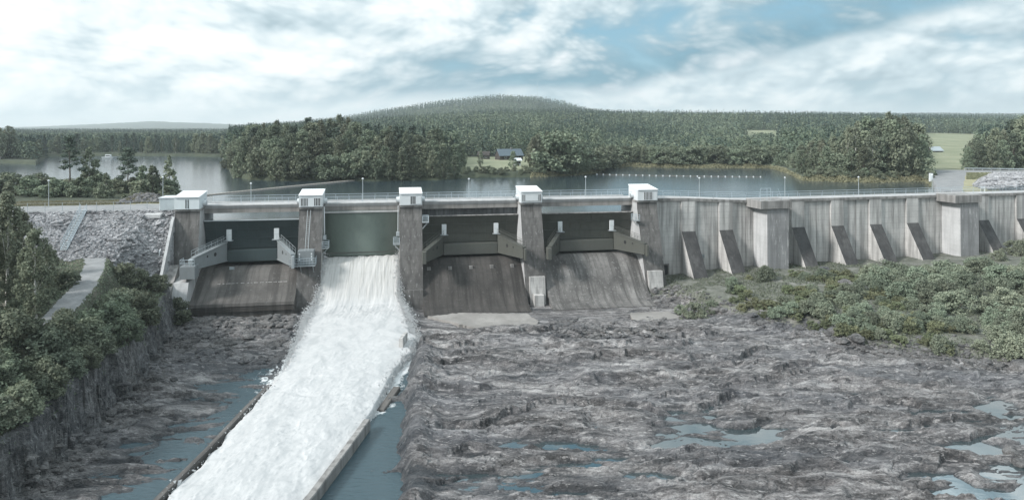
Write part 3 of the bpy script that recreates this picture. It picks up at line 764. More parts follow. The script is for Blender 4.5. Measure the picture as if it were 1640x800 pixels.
for i in range(4):
    a, b = PS[i] + PW/2 - .05, PS[i+1] - PW/2 + .05
    x, y = DW((a+b)/2, 0); h = (b-a)/2
    prof = prA if i == 0 else prB
    nn = 7 if i == 0 else 11
    lab = SIL[i] or 'curved spillway sill hidden beneath the rushing white water'
    t = thing('spillway_sill', lab, 'spillway sill', (x, y, 0), DA, 'concrete sills under the gates')
    n0 = 26
    bb = MB().prism_x(smooth_prof(prof, nn, n0), -h, h)
    bb.build('sill_body', [M['sill'] if i == 0 else M['sill_worn'] if i == 3 else M['sill_wet']], t)
    if i == 0:
        MB().box(-h, h, -9.62, -9.305, -13.1, -12.25).build('lip_step', M['sill_wet'], t)
        # worn horizontal joint and upright seam
        for (xa, xb, yy, zz) in ((-4.6, 6.5, -5.35, -9.42),):
            b_ = MB(); xx = xa
            while xx < xb:
                w_ = random.uniform(.25, .8); b_.box(xx, min(xx+w_, xb), yy-.05-random.uniform(0,.05), yy+.05, zz-.02, zz+.05); xx += w_ + random.uniform(.05, .5)
            b_.build('worn_joint', M['wall'], t)
        MB().box(-3.4, -2.6, -2.46, -2.3, -7.9, -7.2).build('inspection_plate', M['galv'], t)
    if i == 2:
        for k in range(5):
            xx = -h + 1.2 + k*(2*h-3)/4
            MB().box(xx-.32, xx+.32, -3.95, -3.4, -8.95, -8.2).build('inspection_plate', M['lip'], t)

# radial gates
GLB = ['dark teal radial gate with pale grey arms and two white doors', None, 'dark olive radial gate beside the falling water, two white doors', 'dark olive radial gate under a strip of open lake, two white doors']
def radial_gate(i, skin, arm):
    a, b = PS[i] + PW/2 + .06, PS[i+1] - PW/2 - .06
    x, y = DW((a+b)/2, 0); h = (b-a)/2
    t = thing('radial_gate', GLB[i], 'spillway gate', (x, y, 0), DA, 'closed radial spillway gates')
    R, yt, zt = 9.0, -8.0, -4.6
    zs = np.linspace(.3, -6.9, 19)
    yy = yt + np.sqrt(R*R - (zs-zt)**2)
    pr = [(yv, zv) for yv, zv in zip(yy, zs)] + [(yv+.28, zv) for yv, zv in zip(yy[::-1], zs[::-1])]
    MB().prism_x(pr, -h, h).build('skin_plate', M[skin], t, smooth=False)
    MB().bbox(-h, h, yy[0]-.25, yy[0]+.3, .31, .46, .03).build('top_flange', M['lip'] if i else M['galv'], t)
    for k in (4, 8, 12, 15):
        MB().box(-h, h, yy[k]-.14, yy[k]-.004, zs[k]-.04, zs[k]+.04).build('stiffener', M[skin], t)
    for k in range(1, 9):
        xx = -h + 2*h*k/9
        pv = [(yv-.06, zv) for yv, zv in zip(yy[1:-1], zs[1:-1])] + [(yv-.003, zv) for yv, zv in zip(yy[1:-1][::-1], zs[1:-1][::-1])]
        MB().prism_x(pv, xx-.03, xx+.03).build('rib', M[skin], t)
    # horizontal box girder across the skin and the two arms that splay to the pier flanks
    gi = h - 3.9
    MB().bbox(-gi, gi, -.75, .55, -6.65, -4.7, .04).build('girder', M[arm if i else skin], t)
    # upper side plates that fold back to the corners
    for sg in (-1, 1):
        A0 = np.array((sg*(gi+.3), -.55, 0)); B0 = np.array((sg*(h-.25), -7.9, 0))
        d = (B0-A0)/np.linalg.norm(B0-A0); nrm = np.array((-d[1], d[0], 0))*.26
        vs = []
        for p, z0, z1 in ((A0, -6.5, -3.35), (B0, -6.35, -4.5)):
            for o in (nrm, -nrm):
                vs += [tuple(p+o+(0,0,z0)), tuple(p+o+(0,0,z1))]
        f = [(0,1,3,2),(4,6,7,5),(0,4,5,1),(2,3,7,6),(1,5,7,3),(0,2,6,4)]
        ar = MB().add(vs, f).build('arm', M[arm], t)
        # flanges along the arm's edges
        fb = MB()
        for z0, z1 in ((-3.35, -4.5), (-6.5, -6.35)):
            for o in (nrm*1.35,):
                fb.tube([A0+o+(0,0,z0), B0+o+(0,0,z1)], .07, 4); fb.tube([A0-o+(0,0,z0), B0-o+(0,0,z1)], .07, 4)
        fb.build('flange', M[arm], ar)
        # round lightening holes, dark discs set into the web
        for fr_, rr in ((.38, .34), (.62, .2)):
            c = A0 + (B0-A0)*fr_ + (0, 0, -4.85)
            MB().tube([c - nrm*1.02, c + nrm*1.02], rr, 12).build('web_hole', M['dark'], ar)
        # walkway with handrails on top
        wv = []
        for p, z in ((A0, -3.32), (B0, -4.47)):
            for o in (nrm*1.5, -nrm*1.5): wv.append(tuple(p+o+(0,0,z))); wv.append(tuple(p+o+(0,0,z+.06)))
        wk = MB().add(wv, f).build('walkway', M['galv'] if i == 0 else M[arm], ar)
        hr = MB()
        for o in (nrm*1.45, -nrm*1.45):
            P0, P1 = A0+o+(0,0,-3.27), B0+o+(0,0,-4.4)
            for zz in (.5, .98): hr.tube([P0+(0,0,zz), P1+(0,0,zz)], .03, 4)
            for k in range(6): q = P0+(P1-P0)*k/5; hr.tube([q, q+(0,0,1)], .025, 4)
        hr.build('handrail', M['galv'] if i == 0 else M['olivearm'], ar)
        # trunnion block on the pier flank
        MB().bbox(sg*(h-.05)-.35, sg*(h-.05)+.35-.3*(sg+1)/2*1.0, -8.9, -7.3, -6.6, -4.6, .06).build('trunnion', M['galv'] if i == 0 else M[arm], ar)
        # white door standing on a landing against the skin
        xd = sg*(gi-.15)
        MB().box(xd-.7, xd+.7, -.85, .15, -3.14, -3.06).build('landing', M['galv'], t)
        dr = MB().bbox(xd-.42, xd+.42, -.22, .12, -3.05, -1.2, .03).build('door', M['white'], t)
        MB().box(xd-.36, xd+.36, -.235, -.222, -2.2, -2.14).build('door_seam', M['galv'], dr)
    # seal along the foot
    MB().box(-h, h, yy[-1]-.05, yy[-1]+.25, -7.05, -6.91).build('seal', M['dark'], t)
radial_gate(0, 'teal', 'tealarm'); radial_gate(2, 'olive', 'olivearm'); radial_gate(3, 'olive', 'olivearm')
# raised green gate over the falling water
a, b = PS[1] + PW/2 + .06, PS[2] - PW/2 - .06
x, y = DW((a+b)/2, 0); h = (b-a)/2
t = thing('raised_gate', 'smooth green gate raised above the falling white water', 'spillway gate', (x, y, 0), DA)
zs = np.linspace(1.58, -6.25, 26); yy = -.35 - .9*((zs-1.58)/7.8)**2
MB().prism_x([(p, q) for p, q in zip(yy, zs)] + [(p+.5, q) for p, q in zip(yy[::-1], zs[::-1])], -h, h).build('skin_plate', M['green'], t, smooth=True)
MB().bbox(-h, h, -.62, -.36, 1.3, 1.56, .03).build('top_flange', M['slab'], t)
MB().box(-h, h, yy[-3]-.08, yy[-3], -5.75, -5.55).build('lip_bar', M['olive'], t)
# stained breast wall above gate three
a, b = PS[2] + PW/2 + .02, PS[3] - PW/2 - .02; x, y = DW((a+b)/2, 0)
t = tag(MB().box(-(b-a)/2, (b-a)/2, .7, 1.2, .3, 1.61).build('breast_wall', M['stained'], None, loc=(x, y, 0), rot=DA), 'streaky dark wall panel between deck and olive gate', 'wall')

# hoist rods and little inspection platforms on the pier flanks beside the raised gate
def flank_platform(i, sg, lab, zz, rods=True):
    x, y = DW(PS[i] + sg*PW/2, 0)
    t = thing('flank_platform', lab, 'platform', (x, y, 0), DA, 'small steel platforms on the pier flanks')
    yc = -3.4
    MB().box(min(.01*sg, 1.15*sg), max(.01*sg, 1.15*sg), yc-.9, yc+.9, zz, zz+.1).build('floor', M['galv'], t)
    b = MB()
    P = [(.05*sg, yc-.85, zz+.1), (1.1*sg, yc-.85, zz+.1), (1.1*sg, yc+.85, zz+.1), (.05*sg, yc+.85, zz+.1)]
    for k in range(3):
        for hh in (.35, .7, 1.05): b.tube([np.array(P[k])+(0,0,hh), np.array(P[k+1])+(0,0,hh)], .035, 4)
    for p in P: b.tube([p, np.array(p)+(0,0,1.05)], .035, 4)
    b.build('guard_rail', M['railp'], t)
    MB().tube([(1.0*sg, yc-.5, zz), (.05*sg, yc-.5, zz-1.1)], .05, 5).tube([(1.0*sg, yc+.5, zz), (.05*sg, yc+.5, zz-1.1)], .05, 5).build('brace', M['galv'], t)
    if rods:
        for k, yv in enumerate((-2.0, -2.45)):
            MB().tube([(.3*sg, yv, zz+1.3), (.26*sg, yv, 2.6)], .07, 6).build('hoist_rod', M['white'], t)
        MB().bbox(min(.02*sg,.6*sg), max(.02*sg,.6*sg), -2.8, -1.7, zz+1.3, zz+2.0, .05).build('rod_bracket', M['galv'], t)
flank_platform(1, 1, 'small railed platform with white hoist rods on the second pier, facing the white water', -4.3)
flank_platform(2, -1, 'small railed platform with white hoist rods on the third pier, facing the white water', -4.0)
flank_platform(2, 1, 'small railed platform high in the dark corner above the olive gate', -.3, False)
flank_platform(4, -1, 'small railed platform high on the pale flank of the end pier', -.9, False)
# access platform on the second pier's face
x, y = DW(S2, 0)
t = thing('access_platform', 'grey steel cage platform with a panel box on the second pier, beside the teal gate', 'platform', (x, y, 0), DA)
zf = -6.6; yo = -7.6
MB().box(-2.9, 1.2, yo, -4.2, zf, zf+.12).build('floor', M['galv'], t)
b = MB()
P = [(-2.9, -4.9, zf+.12), (-2.9, yo+.03, zf+.12), (1.2, yo+.03, zf+.12), (1.2, -4.9, zf+.12)]
for k in range(3):
    for hh in (.4, .8, 1.2): b.tube([np.array(P[k])+(0,0,hh), np.array(P[k+1])+(0,0,hh)], .035, 4)
    A_, B_ = np.array(P[k]), np.array(P[k+1]); n = max(2, int(np.linalg.norm(B_-A_)/.45))
    for j in range(n+1): b.tube([A_+(B_-A_)*j/n, A_+(B_-A_)*j/n+(0,0,1.2)], .02, 4)
b.build('guard_rail', M['railp'], t)
MB().bbox(-1.7, .9, -6.9, -4.9, zf+.13, zf+2.5, .05).build('panel_box', M['tealarm'], t)
b = MB()
for xx in (-1.4, .55):
    for k in range(3): b.box(xx-.1, xx+.1, -6.93, -6.905, zf+.9+k*.45, zf+1.2+k*.45)
b.build('indicator', M['white'], t)
MB().tube([(-1.2, -7.3, zf), (-1.2, -5.6, zf-1.5)], .07).tube([(.8, -7.3, zf), (.8, -5.6, zf-1.5)], .07).build('brace', M['galv'], t)
b = MB()
for xx in (-.5, .0): b.tube([(xx, -7.0, zf+2.5), (xx, -3.05, 2.2)], .04, 4)
for k in range(16): fz = k/15; b.tube([(-.5, -6.0+2.9*fz, zf+3.2+fz*4.5), (0, -6.0+2.9*fz, zf+3.2+fz*4.5)], .025, 4)
b.build('ladder', M['galv'], t)
# trunnion platform on the first pier's flank
x, y = DW(S1 + PW/2, 0)
t = thing('trunnion_platform', 'grey steel box platform on the abutment flank at the foot of the pale gate arm', 'platform', (x, y, 0), DA)
MB().bbox(-1.3, 1.0, -9.6, -7.2, -7.6, -5.6, .05).build('bracket', M['tealarm'], t)
b = MB()
P = [(-1.3, -7.4, -5.58), (-1.3, -9.55, -5.58), (.9, -9.55, -5.58)]
for k in range(2):
    for hh in (.5, 1.0): b.tube([np.array(P[k])+(0,0,hh), np.array(P[k+1])+(0,0,hh)], .035, 4)
    for j in range(4): q = np.array(P[k])+(np.array(P[k+1])-np.array(P[k]))*j/3; b.tube([q, q+(0,0,1)], .03, 4)
b.build('guard_rail', M['railp'], t)

# abutment below the first pier: pale flank wall that runs downstream, with a wing
x, y = DW(S1, 0)
t = thing('abutment_wall', 'smooth concrete abutment wall running down from the hoist house pier to the rocks', 'wall', (x, y, 0), DA)
MB().prism_x([(-5.3,-7.6),(-9.4,-8.2),(-10.6,-10.9),(-10.8,-16),(-5.3,-16)], -.3, 1.94).build('flank_block', [M['pale']], t)
MB().prism_x([(-6.1,-5.9),(-7.2,-6.6),(-11.4,-9.8),(-11.6,-16),(-6.1,-16)], -2.7, -.33).build('wing_block', [M['lip']], t)
MB().prism_x([(-2.75,1.5),(-3.4,.9),(-10.4,-8.6),(-10.6,-16),(-2.9,-16)], -2.4, -1.98).build('stair_wall', [M['pale']], t)
MB().prism_x([(-7.2,-7.5),(-12.4,-10.3),(-12.4,-11.7),(-7.2,-9.0)], -3.2, -2.75).build('parapet', [M['pale']], t)
# steel flight with solid side panels beside the pier
x, y = DW(S1-PW/2, 0)
t = thing('abutment_stair', 'narrow pale stair enclosure on the riprap against the abutment pier', 'stair', (x, y, 0), DA)
MB().prism_x([(-2.0,-1.0),(-6.2,-3.8),(-6.2,-5.6),(-2.0,-3.0)], -1.5, -1.35).build('side_panel', M['white'], t)
MB().box(-1.5, -.1, -2.05, -1.95, -3.2, -.9).build('end_panel', M['white'], t)
b = MB()
for k in range(11): b.box(-1.33, -.02, -2.2-k*.38-.3, -2.2-k*.38, -2.9-k*.25, -2.8-k*.25)
b.build('treads', M['galv'], t)

# ------------------------------------------------------------------ buttressed wall (local frame rotated by WA)
TEND = t_at(2050, 0)
TP1, TP2 = t_at(1229, 0)-.8, t_at(1535, 0)-2.0
t = thing('buttress_wall', 'long pale concrete wall with sloping buttresses and two square pillars', 'dam wall', (WX, WY, 0), WA)
def ztop(tt): return 2.85 - .8*float(sst(2, 22, tt))
ts = [0]
tb = [t_at(1105-4, 0), t_at(1165-4, 0)] + [t_at(u_, 0) for u_ in (1276, 1339, 1400, 1459)] + [t_at(u_, 0) for u_ in (1572, 1634, 1695, 1755, 1815)]
edges = sorted([-.3] + [q+o for q in tb for o in (-1.6, 1.6)] + [q+4.6 for q in tb] + [TP1-3, TP1+3.2, TP2-3, TP2+3.4, TEND])
edges = [e for k, e in enumerate(edges) if k == 0 or e - edges[k-1] > .6]
for k, (a, b) in enumerate(zip(edges[:-1], edges[1:])):
    q0 = random.choice((0., .03, .06)); g = .035
    MB().add([(a+g, -q0, -15), (b-g, -q0, -15), (b-g, 2.2, -15), (a+g, 2.2, -15),
              (a+g, -q0, ztop(a)-.52), (b-g, -q0, ztop(b)-.52), (b-g, 2.2, ztop(b)-.52), (a+g, 2.2, ztop(a)-.52)],
             [(0,3,2,1),(4,5,6,7),(0,1,5,4),(1,2,6,5),(2,3,7,6),(3,0,4,7)]).build('wall_panel', M['wall'], t)
MB().box(-.2, TEND, .12, 2.0, -15, ztop(TEND)-.7).build('core', M['dark'], t)
# capping with a stained overhanging edge
nseg = 46; b = MB()
ct = np.linspace(-.3, TEND, nseg)
for k in range(nseg-1):
    a_, b_ = ct[k], ct[k+1]-.02
    za, zb_ = ztop(a_), ztop(b_)
    b.add([(a_,-.42,za-.5),(b_,-.42,zb_-.5),(b_,4.6,zb_-.5),(a_,4.6,za-.5),(a_,-.42,za),(b_,-.42,zb_),(b_,4.6,zb_),(a_,4.6,za)],
          [(0,3,2,1),(4,5,6,7),(0,1,5,4),(1,2,6,5),(2,3,7,6),(3,0,4,7)])
b.build('capping', M['lip'], t)
rd = MB()
for k in range(nseg-1):
    a_, b_ = ct[k], ct[k+1]; za, zb_ = ztop(a_)+.005, ztop(b_)+.005
    rd.add([(a_,.3,za),(b_,.3,zb_),(b_,4.4,zb_),(a_,4.4,za)], [(0,1,2,3)])
rd.build('deck_surface', M['slab'], t)
for tq in tb:
    w = 1.45; top = ztop(tq)-.52
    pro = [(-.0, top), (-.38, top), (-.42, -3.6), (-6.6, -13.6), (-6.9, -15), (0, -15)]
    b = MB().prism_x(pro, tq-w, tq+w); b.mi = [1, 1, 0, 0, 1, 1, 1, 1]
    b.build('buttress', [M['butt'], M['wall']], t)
for k, tq in enumerate((TP1, TP2)):
    w = 2.3; zz = ztop(tq)
    pi_l = MB().prism_x([(-.02, zz-.9), (-4.6, zz-.9), (-4.7, -11.2), (-6.2, -13.2), (-6.2, -16), (-.02, -16)], tq-w, tq+w)
    pi_l.mi = [1]*6 + [0]*2
    po = pi_l.build('pillar', [M['pale'], M['streaky']], t)
    MB().bbox(tq-w-1.7, tq+w-.01, -5.0, -.02, zz-1.2, zz+.35, .06).build('pillar_cap', M['lip'], po)
    MB().bbox(tq+w+.01, tq+w+.5, -5.0, -.02, zz-1.2, zz+.35, .06).build('pillar_cap', M['lip'], po)
rt = thing('wall_railing', 'pale steel railing that dips and climbs along the edge of the buttressed wall', 'railing', (WX, WY, 0), WA, 'railings on the buttressed wall')
pp = [(x_, -.2, ztop(x_)+.0) for x_ in np.linspace(1.5, TP1-4.2, 6)]; rail_run(rt, pp, 1.05, 3.2)
pp = [(x_, -.2, ztop(x_)+.0) for x_ in (TP1+2.9, TP2-4.1)]; rail_run(rt, pp, 1.05, 2.6)
pp = [(x_, -.2, ztop(x_)+.0) for x_ in (TP2+3., TEND-1)]; rail_run(rt, pp, 1.05, 2.6)
rt = thing('wall_railing', 'pale steel railing on the lake side of the buttressed wall', 'railing', (WX, WY, 0), WA, 'railings on the buttressed wall')
rail_run(rt, [(x_, 4.4, ztop(x_)) for x_ in (1, 6, 12, 22, TEND-1)], 1.05, 3.0)
rt = thing('pillar_gate', 'tall thin steel gate frame on the cap of the wall pillar nearest the gates', 'gate', (*WW(TP1, 0), ztop(TP1)+.36), WA)
b = MB()
for xx in (-3.6, -2.2, -1.4): b.tube([(xx, -4.4, 0), (xx, -4.4, 2.3)], .035, 5)
b.tube([(-3.6,-4.4,2.3),(-1.4,-4.4,2.3)], .035, 5).tube([(-3.6,-4.4,1.1),(-1.4,-4.4,1.1)], .03, 5).tube([(1.2,-4.4,0),(.2,-4.4,2.2)], .03, 5)
b.build('gate_frame', M['railp'], rt)
rt = thing('drain_box', 'small turquoise metal box on the wall foot beside the first buttress', 'box', (*WW(tb[0]+1.9, .4), -9.6), WA)
MB().bbox(0, 1.2, -.6, .3, .9, 1.5, .04).build('box_body', M['tealarm'], rt); MB().box(.5,.9,-.2,.2,-2.5,.89).build('box_pipe', M['galv'], rt)
tg = thing('culvert', 'dark square culvert mouth at the foot of the wall next to the end pier', 'culvert', (*WW(1.5, .02), -12.4), WA)
MB().box(-.6, .7, -.3, -.02, 0, 2.6).build('mouth', M['dark'], tg)
fr = MB().box(-.85, -.61, -.5, -.01, -.4, 2.85).box(.71, .95, -.5, -.01, -.4, 2.85).box(-.61,.71,-.5,-.01,2.61,2.85); fr.build('frame', M['lip'], tg)

# training walls along the chute
def wall_line(name, lab, pts, w, zt, zb, mat):
    t = MB()
    pts = [np.array(p, float) for p in pts]; n = len(pts)
    L_, R_ = [], []
    for k, p in enumerate(pts):
        d = pts[min(k+1, n-1)] - pts[max(k-1, 0)]; d /= np.linalg.norm(d); nn = np.array((-d[1], d[0]))
        L_.append(p + nn*w/2); R_.append(p - nn*w/2)
    b = w*.12
    for k in range(n-1):
        a, c = k, k+1
        za, zc = (zt[k], zt[k+1]) if isinstance(zt, (list, tuple)) else (zt, zt)
        dL = (R_[a]-L_[a])*.1; dC = (R_[c]-L_[c])*.1
        ring = lambda L0, R0, dd_, z_: [(*L0, zb), (*L0, z_-.1), (*(L0+dd_), z_), (*(R0-dd_), z_), (*R0, z_-.1), (*R0, zb)]
        vs = ring(L_[a], R_[a], dL, za) + ring(L_[c], R_[c], dC, zc)
        t.add(vs, [(i, i+1, 7+i, 6+i) for i in range(5)] + [(0, 5, 4, 3, 2, 1), (6, 7, 8, 9, 10, 11)])
    return tag(t.build(name, M[mat]), lab, 'wall')
wall_line('training_wall', 'straight pale concrete training wall between white water and the dark pool', [(-14.9, 71.8), (-15.5, 66), (-16.5, 57.4), (-16.9, 55.5)], .68, [-13.45,-13.5,-13.6,-13.65], -17, 'lip')
wall_line('training_wall', 'low dark training wall along the far side of the white water, by the cliff', [(-29.1, 84), (-28.9, 76), (-28.7, 66), (-28.9, 57), (-29.3, 40)], .55, [-14.4,-13.9,-13.75,-13.7,-13.7], -17, 'sill')
wall_line('broken_wall', 'broken stub of concrete wall where the white water splashes out', [(-13.6, 82.5), (-14.4, 76.5)], .9, [-14.1,-14.4], -17, 'sill')
wall_line('splash_post', 'short upright concrete remnant in the foam below the third pier', [(-15.0, 98.6), (-15.2, 95.6)], .55, -12.4, -17, 'wall')

# pale floor slabs in front of the closed sills
def slab(lab, px, z, seed):
    pts = [GP(u_, v_, z) for u_, v_ in px]; out = []
    r = random.Random(seed)
    for a, b in zip(pts, pts[1:] + pts[:1]):
        n = max(2, int(math.hypot(b[0]-a[0], b[1]-a[1]) / .5))
        for k in range(n):
            f = k/n; out.append((a[0]+(b[0]-a[0])*f + r.uniform(-.18,.18), a[1]+(b[1]-a[1])*f + r.uniform(-.25,.25)))
    n = len(out); vs = [(x_, y_, z) for x_, y_ in out] + [(x_, y_, z-1.0) for x_, y_ in out]
    fs = [tuple(range(n-1, -1, -1))] + [(i, (i+1) % n, n+(i+1) % n, n+i) for i in range(n)]
    area = sum(out[i][0]*out[(i+1)%n][1]-out[(i+1)%n][0]*out[i][1] for i in range(n))
    if area > 0: fs[0] = tuple(range(n))
    tag(mk('floor_slab', vs, fs, M['slabfloor']), lab, 'slab', 'worn floor slabs below the sills')
M['slabfloor'] = concrete('worn_floor_concrete', (.33,.315,.30), (.2,.19,.18), .2, .8, .0)
slab('pale worn floor slab below the damp olive-gate sill', [(686,506),(740,500),(845,502),(862,514),(858,527),(800,532),(760,524)], -14.12, 1)
slab('pale worn floor slab spreading from the end pier to the boulders', [(1010,500),(1070,498),(1098,510),(1070,519),(1035,524),(1015,514)], -14.1, 2)
slab('small pale worn slab on the rock below the boulders', [(1040,530),(1080,522),(1108,524),(1085,538),(1048,541)], -13.9, 3)

# lamp posts along the deck
def lamp_post(x, y, z, h, lab):
    t = thing('lamp_post', lab, 'lamp post', (x, y, z), 0, 'lamp posts along the dam crest')
    MB().tube([(0,0,0),(0,0,h)], [.07,.05], 6).build('pole', M['galv'], t)
    MB().box(-.12,.12,-.12,.12,0,.06).build('base_plate', M['galv'], t)
    MB().ball((0,0,h+.16), (.2,.2,.17)).build('lamp_head', M['white'], t)
lamp_post(*DW(s_at(402, -4.6), -4.6), 2.86, 3.3, 'lamp post on the deck above the teal gate')
lamp_post(*DW(s_at(581, -4.6), -4.6), 2.86, 3.9, 'lamp post on the deck above the falling water')
lamp_post(*DW(s_at(751, -4.6), -4.6), 2.86, 3.6, 'lamp post on the deck above the olive gate by the water')
lamp_post(*DW(s_at(938, -4.6), -4.6), 2.86, 3.7, 'lamp post on the deck above the last olive gate')
for u_, hh, lab in ((1120, 3.6, 'lamp post on the dipping stretch of wall beyond the end pier'), (1257, 3.8, 'lamp post just behind the wall pillar nearest the gates'),
                    (1375, 3.6, 'lamp post midway between the two wall pillars'), (1493, 3.7, 'lamp post beside the farther wall pillar')):
    tt = t_at(u_, -4.2); lamp_post(*WW(tt, -4.2), ztop(tt), hh, lab)
xx, yy_ = DW(s_at(78, -7.5), -7.5); lamp_post(xx, yy_, 2.5, 4.4, 'lamp post by the grass on the embankment road')
xx, yy_ = DW(s_at(261, -8.5), -8.5); lamp_post(xx, yy_, 2.6, 4.6, 'tall lamp post behind the metal shed')
# ------------------------------------------------------------------ vegetation
def quads(P, N, size, aspect=.75, r=rng):
    """leaf clumps: one bent quad per point, roughly facing N with scatter"""
    n = len(P)
    N = N + r.normal(0, .55, (n, 3)); N /= np.linalg.norm(N, axis=1)[:, None] + 1e-9
    A = np.cross(N, r.normal(0, 1, (n, 3))); A /= np.linalg.norm(A, axis=1)[:, None] + 1e-9
    B = np.cross(N, A)
    s = (size * r.uniform(.6, 1.35, n))[:, None]
    v = np.stack([P - A*s, P - B*s*aspect + N*s*.18, P + A*s, P + B*s*aspect + N*s*.18], 1).reshape(-1, 3)
    b = (np.arange(n)*4)[:, None]
    return v, b + np.array([[0, 1, 2, 3]])
def blob_points(r, K, n, shape, clump, seed, top=1.):
    """points in K leaf clumps spread through a crown volume; shape(t)->radius fraction for t in 0..1"""
    g = np.random.default_rng(seed)
    t = g.beta(1.15, 1.15, K); th = g.uniform(0, 2*pi, K); rad = np.sqrt(g.uniform(.12, 1, K)) * shape(t)
    lump = 1 + .28*np.sin(th*2 + g.uniform(0, 6)) + .16*np.sin(th*3 + g.uniform(0, 6))
    C = np.stack([rad*np.cos(th)*lump, rad*np.sin(th)*lump, t], 1)
    k = g.integers(0, K, n); cs = clump*g.uniform(.55, 1.3, K)
    D = g.normal(0, 1, (n, 3)); D /= np.linalg.norm(D, axis=1)[:, None]; D *= (g.random(n)**.45)[:, None]
    return C, k, cs, D, g
def broad_crown(h, r, z0, K, n, leaf, seed, mat, name='crown', shape=None, clump=.28, droop=0.):
    shape = shape or (lambda t: np.sqrt(np.clip(1-(2*t-.9)**2*.85, .03, 1)))
    C, k, cs, D, g = blob_points(r, K, n, shape, clump, seed)
    S = np.array([r, r, h - z0])
    P = C[k]*S + np.array([0, 0, z0]) + D*(cs[k]*r)[:, None]*np.array([1, 1, .8 + droop])
    P[:, 2] = np.maximum(P[:, 2], .15)
    v, f = quads(P, D + np.array([0, 0, .35]), leaf, .7, g)
    return name, v, f, mat, (C*S + np.array([0, 0, z0]))
def spruce_crown(h, r, z0, n, leaf, seed):
    g = np.random.default_rng(seed)
    L = int((h - z0)/.55); P = []; N = []
    for i in range(L):
        t = i/L; z = z0 + (h-z0)*t; rr = r*(1-t)**.85*g.uniform(.8, 1.12) + .12
        nb = max(4, int(9*(1-t)) + 3)
        for b in range(nb):
            th = g.uniform(0, 2*pi); m = max(2, int(n/(L*nb)*(1.6-t)))
            fr = np.sqrt(g.uniform(.1, 1, m)); w = g.normal(0, .10, m)*rr
            P.append(np.stack([rr*fr*np.cos(th) - w*np.sin(th), rr*fr*np.sin(th) + w*np.cos(th), z - .32*rr*fr + g.normal(0, .12, m)], 1))
            N.append(np.stack([.5*np.cos(th)*np.ones(m), .5*np.sin(th)*np.ones(m), np.ones(m)], 1))
    v, f = quads(np.concatenate(P), np.concatenate(N), leaf, .55, g)
    return 'crown', v, f, 'needle', None
def pine_crown(h, r, z0, n, leaf, seed):
    g = np.random.default_rng(seed); K = 17; C = []
    for i in range(K):
        t = (i+.5)/K; th = i*2.4 + g.uniform(-.4, .4); rr = r*(1.05-.75*t)*g.uniform(.45, 1.)
        C.append((rr*cos(th), rr*sin(th), z0 + (h-z0)*t + .1*rr))
    C.append((0, 0, h-.3)); C = np.array(C)
    k = g.integers(0, len(C), n); D = g.normal(0, 1, (n, 3)); D /= np.linalg.norm(D, axis=1)[:, None]; D *= (g.random(n)**.5)[:, None]
    P = C[k] + D*np.array([r*.42, r*.42, r*.20])
    v, f = quads(P, D + np.array([0, 0, .8]), leaf, .5, g)
    return 'crown', v, f, 'needle', C
def trunk_mesh(h, r, seed, limbs=6, targets=None, lean=.03, lowest=.3):
    g = random.Random(seed); b = MB()
    lx, ly = g.uniform(-lean, lean)*h, g.uniform(-lean, lean)*h
    pts = [(lx*t**1.5 + .05*sin(t*7+seed), ly*t**1.5, h*t - .35*(t == 0)) for t in (0, .15, .35, .55, .75, .92)]
    b.tube(pts, [r*1.25, r, r*.82, r*.6, r*.38, r*.12], 7)
    for i in range(limbs):
        t = lowest + (.85-lowest)*i/max(1, limbs-1); p = np.array((lx*t**1.5, ly*t**1.5, h*t))
        if targets is not None:
            q = targets[g.randrange(len(targets))]; q = np.array((q[0], q[1], max(q[2], p[2]+.3)))
            q = p + (q-p)*.85
        else:
            th = g.uniform(0, 6.28); l = h*.16*(1.1-t); q = p + (l*cos(th), l*sin(th), l*.4)
        mid = (p+q)/2 + (0, 0, .12*np.linalg.norm(q-p))
        rr = r*.42*(1.1-t); b.tube([p, mid, q], [rr, rr*.65, rr*.25], 5)
    return b
def proto(name, crown, trunk, bark, cat, smooth=True):
    o = bpy.data.objects.new(name, None); COL.objects.link(o); o.empty_display_size = .5; o['category'] = cat
    nm, v, f, mt, _ = crown
    mk(nm, v, f, M[mt], o)
    if trunk is not None: trunk.build('trunk' if cat != 'shrub' else 'stem', M[bark], o, smooth=True)
    return o
USED = set()
def place(p, x, y, z, rot, sc, label, group=None):
    if p.name not in USED:
        USED.add(p.name); p.location = (x, y, z); p.rotation_euler = (0, 0, rot); p.scale = sc if isinstance(sc, tuple) else (sc,)*3
        p['label'] = label
        if group: p['group'] = group
        return p
    return dup(p, (x, y, z), rot, sc, label, group)

ovoid = lambda t: np.sqrt(np.clip(1-(2*t-.75)**2*.62, .02, 1))*(1.02-.42*t)
tall = lambda t: (np.sin(np.clip(t, 0, 1)*pi*.92+.22)**.8)*(1.0-.25*t)
def birch(h, r, n, leaf, seed, z0f=.22, mat='birchleaf', nm='birch_tree', K=60, clump=.24):
    c = broad_crown(h, r, h*z0f, K, n, leaf, seed, mat, shape=tall, clump=clump, droop=.35)
    return proto(nm, c, trunk_mesh(h*.95, h*.011+.03, seed, 9, c[4], .02), 'birchbark', 'tree')
def broad(h, r, n, leaf, seed, z0f=.06, mat='leaf', nm='broadleaf_tree', K=70, clump=.26):
    c = broad_crown(h, r, h*z0f, K, n, leaf, seed, mat, shape=ovoid, clump=clump)
    return proto(nm, c, trunk_mesh(h*.88, h*.013+.04, seed, 9, c[4], .03, .2), 'bark', 'tree')
def spruce(h, r, n, leaf, seed): return proto('spruce_tree', spruce_crown(h, r, h*.04, n, leaf, seed), trunk_mesh(h*.99, h*.011+.03, seed, 0), 'bark', 'tree')
